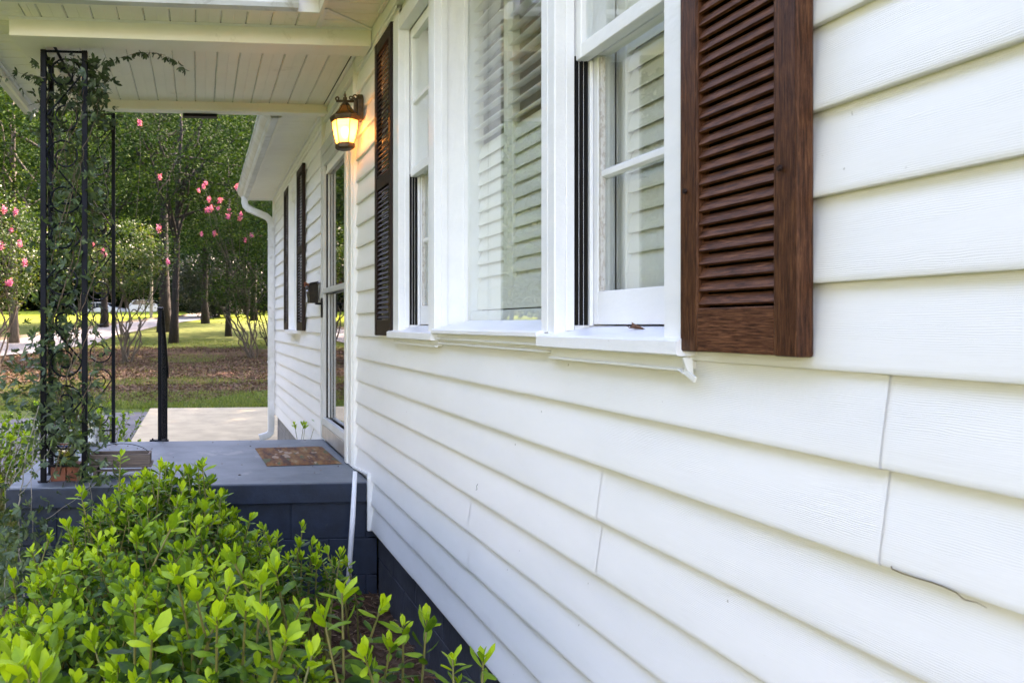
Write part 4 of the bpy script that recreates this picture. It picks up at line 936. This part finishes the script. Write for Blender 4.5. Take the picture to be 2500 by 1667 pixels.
# ---- parked cars beyond the lawn crest
def car(x, y, rot, label):
    z = gz(x, y)+.02; t = thing('parked_car', (0, 0, 0), label, 'car', 'white cars parked beyond the far lawn')
    side = [(-2.25, .35), (-2.3, .75), (-2.22, 1.0), (-1.95, 1.08), (-1.72, 1.45), (-1.3, 1.62), (-.3, 1.66), (.45, 1.55), (1.05, 1.12), (1.9, .98), (2.22, .78), (2.28, .45), (2.2, .32)]
    link('body', MB().prism(side, -.88, .88), M['car'], t, .06)
    for s in (-1, 1):
        y_ = s*.884
        for pts in ([(-1.62, 1.10), (-1.5, 1.42), (-1.2, 1.54), (-.75, 1.56), (-.75, 1.10)], [(-.68, 1.10), (-.68, 1.56), (-.2, 1.56), (.12, 1.52), (.12, 1.10)], [(.18, 1.10), (.18, 1.5), (.45, 1.44), (.85, 1.12)]):
            link('window', MB().prism(pts, min(y_, y_+s*.006), max(y_, y_+s*.006)), M['carglass'], t)
        for xx in (-1.4, 1.4):
            wv_ = MB(); n = 16
            wv_.prism([(xx+.33*math.cos(2*math.pi*i/n), .33+.33*math.sin(2*math.pi*i/n)) for i in range(n)], s*.75, s*.9)
            w_ = link('wheel', wv_, M['tyre'], t); link('rim', MB().prism([(xx+.2*math.cos(2*math.pi*i/n), .33+.2*math.sin(2*math.pi*i/n)) for i in range(n)], s*.901, s*.91), M['rim'], w_)
        link('mirror', MB().box(.62, .78, s*.89, s*1.02, 1.05, 1.17), M['car'], t, .02)
    link('windscreen', MB().add([(.52, -.78, 1.50), (.52, .78, 1.50), (1.06, .80, 1.13), (1.06, -.80, 1.13)], [(0, 1, 2, 3)]).add([(-1.76, -.78, 1.42), (-1.76, .78, 1.42), (-2.0, .80, 1.09), (-2.0, -.80, 1.09)], [(0, 1, 2, 3)]), M['carglass'], t)
    t.location = (x, y, z); t.rotation_euler = (0, 0, rot); return t
x, y = at_w(366, 84); car(x, y, rad(-18), 'white car parked on the right, seen beyond the bare myrtle stems').location.z = gz(x, 80)-.30
x, y = at_w(258, 84); car(x, y, rad(-22), 'white car on the left, mostly hidden behind the rear porch column').location.z = gz(x, 80)-.55

# ---- grass, leaf litter, straw
def grasspatch(name, n, fx, hgt, wd, label, region):
    X, Y = region(n); Z = np.array([gz(a, b) for a, b in zip(X, Y)]); n = len(X)
    a = rng.uniform(0, 6.28, n); l = rng.normal(size=(n, 2))*.35; hh = hgt*rng.uniform(.5, 1.3, n)
    V = np.zeros((n, 3, 3)); dx, dy = np.cos(a)*wd, np.sin(a)*wd
    V[:, 0] = np.stack([X-dx, Y-dy, Z-.004], 1); V[:, 1] = np.stack([X+dx, Y+dy, Z-.004], 1)
    V[:, 2] = np.stack([X+l[:, 0]*hh, Y+l[:, 1]*hh, Z+hh], 1)
    return tag(quads(name, V, rng.uniform(.1, .8, n)+fx, M['grass'], k=3), label, 'grass', kind='stuff')
def fz(x, y, s, k): return noise.noise(Vector((x*s, y*s, k)))
def reg_slope(n):
    Y = 13.7+ (rng.uniform(0, 1, n)**1.5)*24; X = CAMX+(rng.uniform(-.30, .16, n))*Y
    keep = [(b < 16.5 or b > 31 or fz(a, b, .35, 2) > .22 or random.random() < .14) for a, b in zip(X, Y)]
    return X[keep], Y[keep]
grasspatch('grass', 70000, .05, .06, .008, 'short green grass on the slope beyond the pale driveway', reg_slope)
def reg_left(n):
    Y = rng.uniform(1, 9.5, n); X = CAMX-.9-rng.uniform(0, 1, n)*(.1+Y*.35)
    keep = [(a < -2.0 and not (b > 6.8 and a > -5.6)) for a, b in zip(X, Y)]; return X[keep], Y[keep]
grasspatch('grass', 30000, .12, .06, .003, 'dry pale grass left of the porch and the front shrub', reg_left)
n = 42000; Y = 14.2+rng.uniform(0, 1, n)**1.3*20; X = CAMX+rng.uniform(-.30, .16, n)*Y
keep = np.array([(fz(a, b, .35, 2) < .32 and 16.0+fz(a, b, .3, 4)*4 < b < 31+fz(a, b, .3, 6)*8) or random.random() < .06 for a, b in zip(X, Y)]); X, Y = X[keep], Y[keep]
C = np.stack([X, Y, [gz(a, b)+.015 for a, b in zip(X, Y)]], 1)
tag(quads('fallen_leaves', cards(C, .075, .6, .15), rng.uniform(0, .8, len(C))**1.3, M['litter']), 'brown fallen leaves spread over the slope', 'leaf litter', kind='stuff')
n = 9000; X = rng.uniform(-2.0, .06, n); Y = rng.uniform(.6, 4.28, n); C = np.stack([X, Y, rng.uniform(.0, .03, n)], 1)
tag(quads('straw_mulch', cards(C, .07, .10, .25), rng.uniform(0, 1, n)**1.6, M['straw']), 'brown pine straw mulch under the shrubs beside the wall', 'mulch', kind='stuff')

# ---- leaves one can pick apart
def leaf_variant(L, wd, fold, curl, tone, seg=4, tip=.66):
    mb = MB(); rows = []
    for i in range(seg+1):
        t = i/seg; w_ = wd*(math.sin(math.pi*min(1, t/(2*tip)) if t < tip else math.pi*(.5+.5*(t-tip)/(1-tip))))**.8*.5 if 0 < t < 1 else .0
        if t == 0: w_ = wd*.05
        ang = curl*t; y = L*(math.sin(ang)/curl if curl else t)*1.0; x = L*((1-math.cos(ang))/curl if curl else 0)
        rows.append([(-x-abs(w_)*fold, -w_, y), (-x, 0, y), (-x-abs(w_)*fold, w_, y)])
    vs = [p for r in rows for p in r]; fs = []
    for i in range(seg):
        a = i*3; fs += [(a, a+1, a+4, a+3), (a+1, a+2, a+5, a+4)]
    mb.add(vs, fs); mb.t = [min(1, max(0, tone+(.06 if i % 2 else 0))) for i in range(len(fs))]; return mb
def variants(L, wd, mat, tones, name='leaf', curls=(.5, -.3, .9), folds=(.35, .15, .5)):
    out = []
    for tn in tones:
        row = []
        for c_, f_ in zip(curls, folds):
            mb = leaf_variant(L, wd, f_, c_, tn); row.append((mb, mesh_of(name, mb, mat, True, True), np.array(mb.v), mb.f, mb.t))
        out.append(row)
    return out
camv = Vector((CAMX, 0, ZC))
def infront(p):
    r = p-camv; w_ = r.x*ST+r.y*CT
    if w_ < .2: return 0
    u = CX+F*(r.x*CT-r.y*ST)/w_; v = CY-F*r.z/w_
    return w_ if (-60 < u < 2560 and -60 < v < 1720) else 0
def emit(leaves, var, mat, parent, nobj, name='leaf'):
    """leaves: (matrix, tone index, shape index); the nobj that show largest become parts, the rest one stuff mesh"""
    sc = []
    for i, (m_, a, b) in enumerate(leaves):
        w_ = infront(m_.translation); sc.append((-(m_.median_scale/w_) if w_ else 1, i))
    sc.sort(); L = WL[parent.name]; big = {i for q, i in sc[:nobj] if q < 0}
    Vs, Fs, Ts, off = [], [], [], 0
    for i, (m_, a, b) in enumerate(leaves):
        mb, me, V, f, t = var[a][b]
        if i in big:
            o = bpy.data.objects.new(name, me); COL.objects.link(o); o.parent = parent; o.matrix_local = Matrix.Translation(-L)@m_
        else:
            A = np.array(m_); Vs.append(V@A[:3, :3].T+A[:3, 3]); Fs += [tuple(k+off for k in q) for q in f]; Ts += t; off += len(V)
    if Vs:
        q = MB(); q.v = [tuple(p) for p in np.concatenate(Vs)]; q.f = Fs; q.t = Ts
        tag(link('foliage', q, mat, parent, tones=True, smooth=True), kind='stuff')
def frame(p, d, out, s):
    """leaf grows along d, its upper face towards the stem side (-out)"""
    z = d.normalized(); x = (out-z*out.dot(z)); x = x.normalized() if x.length > 1e-5 else z.orthogonal().normalized(); y = z.cross(x)
    return Matrix.Translation(p)@Matrix((x, y, z)).transposed().to_4x4()@Matrix.Scale(s, 4)
def shoot(leaves, stems, base, tip, s, nl, ll=.30, sp=.014, bright=1., r=.0022):
    """upright shoot: crowded young leaves at the tip, older darker ones below it"""
    base, tip = Vector(base), Vector(tip); mid = base.lerp(tip, .55)+Vector((random.gauss(0, .03), random.gauss(0, .03), -.01))
    pts = [base, base.lerp(mid, .5), mid, mid.lerp(tip, .6), tip]
    stems.tube(pts, [r*1.5, r*1.4, r*1.2, r, r*.7], 5, cap=False)
    ax = (tip-mid).normalized(); a0 = random.uniform(0, 6.28); P = [base, mid, tip]
    for i in range(nl):
        f = i/nl; back = i*sp*(.5 if i < 7 else .8)*s/.055*(.6+.6*f)
        Lt = (tip-mid).length
        p = tip-ax*back if back < Lt else mid-(mid-base).normalized()*(back-Lt)
        if p.z < base.z: break
        a = a0+i*2.399; u = ax.orthogonal().normalized(); v = ax.cross(u); out = u*math.cos(a)+v*math.sin(a)
        el = rad(14+min(i, 12)*4.6+random.gauss(0, 13))
        d = ax*math.cos(el)+out*math.sin(el)+Vector((0, 0, -.02*i if i > 9 else 0))
        size = s*(.62+.38*min(1, i/4))*random.uniform(.70, 1.22)*(1 if f < .7 else .85)
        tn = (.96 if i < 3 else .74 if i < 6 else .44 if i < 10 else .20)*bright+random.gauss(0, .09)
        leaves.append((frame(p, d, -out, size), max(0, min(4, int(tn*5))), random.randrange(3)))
shv = variants(1, .42, M['shrubleaf'], (.08, .28, .50, .74, .97))
def top_z(x, y):                                       # height of the shrub surface
    return .66+.17*max(0, (3.4-y))/2+.05*fz(x, y, 2.2, 1)+.04*fz(x, y, 5, 8)
def bush(name, label, spots, tips, s_rng, foot, nobj, nl=(13, 20), bright=1.):
    t = thing(name, foot, label, 'shrub'); leaves, stems = [], MB()
    fx, fy = foot[0], foot[1]
    for x, y, z in spots:
        b = Vector((x+(fx-x)*.30+random.gauss(0, .05), y+(fy-y)*.30+random.gauss(0, .05), max(.03, z-random.uniform(.22, .42))))
        shoot(leaves, stems, b, (x, y, z), random.uniform(*s_rng), random.randint(*nl), bright=bright*random.uniform(.55, 1.1))
        if random.random() < .3: limb(stems, (fx+random.gauss(0, .08), fy+random.gauss(0, .08), 0), b, .007, .003, .08, 4)
    for p, s in tips:
        b = Vector(p)+Vector((random.gauss(0, .04), random.gauss(0, .04)+.02, -.38)); shoot(leaves, stems, b, p, s, random.randint(19, 26), bright=1.0, r=.003)
        limb(stems, (b.x*.7+fx*.3, b.y*.8+fy*.2, 0), b, .006, .0035, .05, 4)
    tag(link('twigs', stems, M['shoot'], t, smooth=True), kind='stuff')
    emit(leaves, shv, M['shrubleaf'], t, nobj); return t
random.seed(21)
BX = (-1.75, -1.62, -1.48, -1.36, -1.24, -1.08, -.92, -.80, -.68, -.56, -.45)
BZ = (.22, .38, .53, .66, .745, .80, .78, .70, .58, .42, .25)
def mound(x, y): return float(np.interp(x, BX, BZ))+.05*fz(x, y, 2.4, 1)+.035*fz(x, y, 6, 8)-.30*max(0, y-3.75)-.10*max(0, 2.1-y)
spots = []
while len(spots) < 900:                                # rounded mass in front of the porch
    y = random.uniform(1.75, 3.95); x = random.uniform(-1.75, -.45)
    e = math.sqrt(max(0, 1-((y-2.85)/1.22)**2)); x = -1.10+(x+1.10)*(.55+.45*e)
    z = mound(-1.10+(x+1.10)/(.55+.45*e), y)-random.uniform(0, 1)**2*.34
    if random.random() < .10: z += random.uniform(.02, .07)
    if z > .14: spots.append((x, y, z))
tipsA = [(atW(u, v, w), s) for u, v, w, s in ((295, 1112, 3.25, .056), (392, 1138, 3.15, .056), (494, 1136, 3.2, .056), (196, 1202, 3.0, .054), (240, 1262, 3.1, .048), (515, 1210, 3.3, .048), (470, 1205, 3.2, .048), (445, 1190, 3.1, .045), (330, 1185, 3.1, .048), (77, 1345, 2.8, .048), (350, 1160, 3.3, .05), (160, 1280, 3.0, .048), (120, 1310, 2.9, .045), (612, 1262, 3.0, .048), (545, 1258, 3.1, .045), (425, 1275, 2.2, .058), (565, 1300, 2.9, .05), (30, 1400, 2.6, .045))]
for i in range(34):                                    # low side branch reaching towards the wall
    f = i/33; tipsA.append((atW(590+250*f+random.gauss(0, 12), 1318+60*f+random.gauss(0, 24), 3.15+random.gauss(0, .08)), .042))
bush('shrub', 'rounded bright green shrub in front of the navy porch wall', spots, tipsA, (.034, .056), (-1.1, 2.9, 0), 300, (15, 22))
spots = []
for _ in range(120):
    y = random.uniform(1.45, 2.1); u = random.uniform(150, 780)
    x = CAMX+(u-VPX)/F*y; z = ZC-(.64+.08*(y-1.1))-random.uniform(0, 1)**1.5*.34-.16*max(0, (u-560)/220)-.12*max(0, (300-u)/150)
    spots.append((x, y, z))
for _ in range(26):
    y = random.uniform(1.8, 2.4); u = random.uniform(760, 1180); x = CAMX+(u-VPX)/F*y
    spots.append((x, y, ZC-.98-random.uniform(0, .16)))
tipsB = [(atW(u, v, w*1.15), s*.90) for u, v, w, s in ((562, 1352, 1.6, .060), (640, 1412, 1.6, .062), (672, 1385, 1.65, .066), (600, 1490, 1.45, .060), (788, 1500, 1.5, .062), (835, 1437, 1.6, .072), (930, 1482, 1.65, .064), (985, 1525, 1.7, .056), (1042, 1512, 1.7, .060), (1105, 1608, 1.6, .060), (1180, 1602, 1.6, .062), (475, 1440, 1.45, .062), (372, 1545, 1.3, .066), (530, 1505, 1.35, .062), (700, 1560, 1.35, .062), (762, 1598, 1.3, .066), (890, 1600, 1.45, .062), (735, 1480, 1.6, .058), (955, 1570, 1.6, .052), (430, 1400, 1.5, .06), (330, 1470, 1.4, .062), (650, 1500, 1.4, .062), (560, 1430, 1.5, .06), (60, 1622, 1.0, .066), (100, 1640, .98, .066), (20, 1650, 1.0, .062), (45, 1600, 1.05, .06))]
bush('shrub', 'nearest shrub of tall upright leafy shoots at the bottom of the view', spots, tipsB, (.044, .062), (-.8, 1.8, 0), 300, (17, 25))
# shrubs beyond the porch
spots = [(random.gauss(-2.55, .36), random.gauss(5.8, .7), .16+random.uniform(0, .60)) for _ in range(480)]
spots = [p for p in spots if p[0] < -2.0]
bush('shrub', 'bright shrub at the left edge beyond the front vine column', spots, [], (.045, .06), (-2.6, 5.9, 0), 250, (9, 13), 1.)
spots = [(random.gauss(-1.87, .15), random.gauss(7.3, .25), .12+random.uniform(0, .55)) for _ in range(230)]
bush('shrub', 'small green shrub behind the glass bottle at the back of the porch', spots, [], (.045, .06), (-1.9, 7.3, 0), 200, (9, 13), .95)
# weed sprig at the foot of the far wall
wdl, wst = [], MB(); wx, wy = -.09, W(6.35)
wt = thing('weed', (wx, wy, 0), 'small pale green weed growing up against the wall behind the doormat', 'weed')
for q in range(4): shoot(wdl, wst, (wx+random.gauss(0, .02), wy, .1), (wx+random.gauss(0, .05), wy+random.gauss(0, .04), ZP+random.uniform(.02, .08)), .05, 7)
link('stem', wst, M['shoot'], wt); emit(wdl, shv, M['shrubleaf'], wt, 40)

# ---- climbing vine on the front column
random.seed(31)
vv = variants(1, .33, M['vineleaf'], (.1, .3, .5, .7, .92), curls=(.4, -.2, .7), folds=(.2, .1, .35))
vine = thing('climbing_vine', (pA.x, pA.y-.05, 0), 'dark green climbing vine wrapped around the front iron column', 'vine')
vl, vs_ = [], MB()
def compound(p, d, s, ti):
    """a hand of three to five leaflets"""
    d = d.normalized(); o_ = d.orthogonal().normalized(); o_ = Matrix.Rotation(random.uniform(0, 6.28), 3, d)@o_
    k = random.choice((3, 3, 5, 5))
    for j in range(k):
        a = (j-(k-1)/2)*(.62 if k == 5 else .8)
        dd = (d*math.cos(a)+o_*math.sin(a)+Vector((0, 0, -.25)))
        n_ = d.cross(o_)
        vl.append((frame(p, dd, n_ if n_.z < 0 else -n_, s*(1-.10*abs(a))*random.uniform(.8, 1.15)), max(0, min(4, int(ti+random.gauss(0, .8)))), random.randrange(3)))
def cluster(u, v, su, sv, n, w=4.33, s=.045, ti=1.6, ws=.08):
    for _ in range(n):
        p = atW(random.gauss(u, su), random.gauss(v, sv), w+random.gauss(0, ws))
        if p.y > yB0-.03 and p.z > zb-.01: p.z = zb-.02
        compound(p, Vector((random.gauss(0, 1), random.gauss(-.3, .8), random.gauss(-.1, .6))), s*random.uniform(.7, 1.2), ti)
vd_ = MB()
def strand(pts, w, r=.002, leaf=9, s=.04, ti=1.4, hang=True, into=None):
    P_ = [atW(u, v, w if not hasattr(w, '__len__') else w[i]) for i, (u, v) in enumerate(pts)]
    out = []
    for i in range(len(P_)-1):
        for j in range(5): out.append(P_[i].lerp(P_[i+1], j/5)+Vector((random.gauss(0, .003), random.gauss(0, .003), random.gauss(0, .003))))
    out.append(P_[-1]); (into or vs_).tube(out, [r*(1-.6*i/len(out)) for i in range(len(out))], 5, cap=False)
    if leaf:
        for i in range(2, len(out), max(1, int(len(out)/leaf))): compound(out[i], Vector((random.gauss(0, .6), random.gauss(0, .6), -.9 if hang else .2)), s, ti)
cluster(200, 175, 38, 22, 45, ti=1); cluster(165, 215, 40, 35, 60, ti=1); cluster(240, 215, 22, 45, 60, ti=1); cluster(250, 285, 20, 22, 28, ti=1, w=4.5); cluster(110, 245, 22, 35, 25, ti=1); cluster(140, 300, 35, 25, 35, ti=1); cluster(215, 250, 30, 30, 30, ti=1)
for v in range(330, 1130, 40):
    cluster(160+random.uniform(-18, 22), v, 26, 18, random.choice((9, 14, 20, 28)), ti=2.3, s=.046); cluster(222, v, 20, 24, random.choice((4, 8, 14)), ti=2.4, s=.042)
    if v > 560: cluster(140, v, 32, 24, 18, ti=2)
    if v > 800: cluster(105, v, 30, 24, 10, ti=2, w=4.2)
for u, v, su, sv, n, w in ((45, 890, 40, 26, 34, 4.1), (20, 950, 28, 26, 22, 4.1), (60, 960, 35, 30, 26, 4.1), (110, 1010, 30, 26, 24, 4.15), (165, 1060, 30, 30, 32, 4.1), (190, 1120, 24, 28, 26, 4.08), (245, 1125, 14, 18, 10, 4.08), (255, 1168, 18, 10, 9, 4.08), (205, 1165, 24, 12, 14, 4.08),
                           (40, 1265, 36, 30, 45, 3.9), (35, 1340, 40, 34, 60, 3.8), (80, 1400, 34, 30, 30, 3.7), (15, 1410, 24, 30, 26, 3.7), (120, 1290, 26, 32, 18, 3.95), (60, 1470, 40, 26, 24, 3.5)):
    cluster(u, v, su, sv, n, w, .043, 2.2, .07)
strand([(258, 160), (290, 142), (345, 128), (395, 132), (425, 148), (452, 172)], 4.30, .0014, 14, .036, 1)
strand([(110, 190), (75, 185), (45, 178), (10, 190), (-20, 200)], 4.2, .0014, 9, .036, 1); strand([(100, 165), (85, 150), (70, 140)], 4.2, .0012, 3, .04, 1)
for i in range(9):                                     # stems that climb between the posts
    u0 = random.uniform(120, 205); pts = []; ws_ = []
    for v in range(1200, 150, -70): pts.append((u0+34*math.sin(v*.011+i*1.7)+random.gauss(0, 6), v)); ws_.append(4.32+.12*math.cos(v*.011+i*1.7))
    strand(pts, ws_, .0035, 0, into=vd_)
for pts, w, r in (([(60, 1460), (48, 1350), (46, 1240), (60, 1130), (78, 1050), (95, 990)], 4.02, .0048), ([(12, 1500), (14, 1330), (10, 1180), (40, 1090), (55, 1010)], 4.0, .0026), ([(86, 1470), (82, 1300), (76, 1160), (84, 1050)], 3.98, .0026), ([(20, 1195), (70, 1110), (110, 1060)], 4.0, .002), ([(45, 1210), (100, 1140), (130, 1075)], 4.0, .0024), ([(125, 1360), (118, 1290), (110, 1270), (180, 1220), (235, 1180)], 4.0, .0022), ([(230, 1290), (222, 1200), (210, 1130)], 4.05, .0022)):
    strand(pts, w, r, 5, .04, 2)
for pts in ([(230, 300), (250, 400), (268, 520), (300, 600)], [(215, 420), (255, 500), (290, 560)], [(300, 330), (380, 300), (470, 330)]): strand(pts, 4.6, .0011, 4, .034, 3)
tag(link('stems', vs_, M['cane'], vine, smooth=True), kind='stuff'); tag(link('stems', vd_, M['twig'], vine, smooth=True), kind='stuff')
emit(vl, vv, M['vineleaf'], vine, 300)
# sprigs of pale leaves around the bottle neck
random.seed(5); sl_, ss = [], MB(); sx_, sy_ = UW(232, 5.75); st_ = thing('bottle_sprig', (sx_, sy_, ZP), 'yellow green sprig of small leaves rising behind the glass bottle', 'sprig')
for q in range(7): shoot(sl_, ss, (sx_, sy_, ZP-.02), (sx_+random.gauss(0, .05), sy_+random.gauss(0, .03), ZP+random.uniform(.20, .42)), .035, 9)
link('stem', ss, M['shoot'], st_); emit(sl_, shv, M['shrubleaf'], st_, 60)

# bits of debris on the porch floor and the driveway
n = 90; X = np.concatenate([rng.uniform(XL+.05, -.05, 60), rng.uniform(-1.6, 1.5, 30)]); Y = np.concatenate([rng.uniform(Y_sf+.03, Y_sb-.05, 60), rng.uniform(7.5, 13.4, 30)])
Z = np.concatenate([np.full(60, ZP+.003), np.full(30, .035)])
tag(quads('debris', cards(np.stack([X, Y, Z], 1), .016, .5, .08), rng.uniform(0, 1, n), M['litter']), 'tiny dry leaf scraps scattered over the porch floor and driveway', 'debris', kind='stuff')
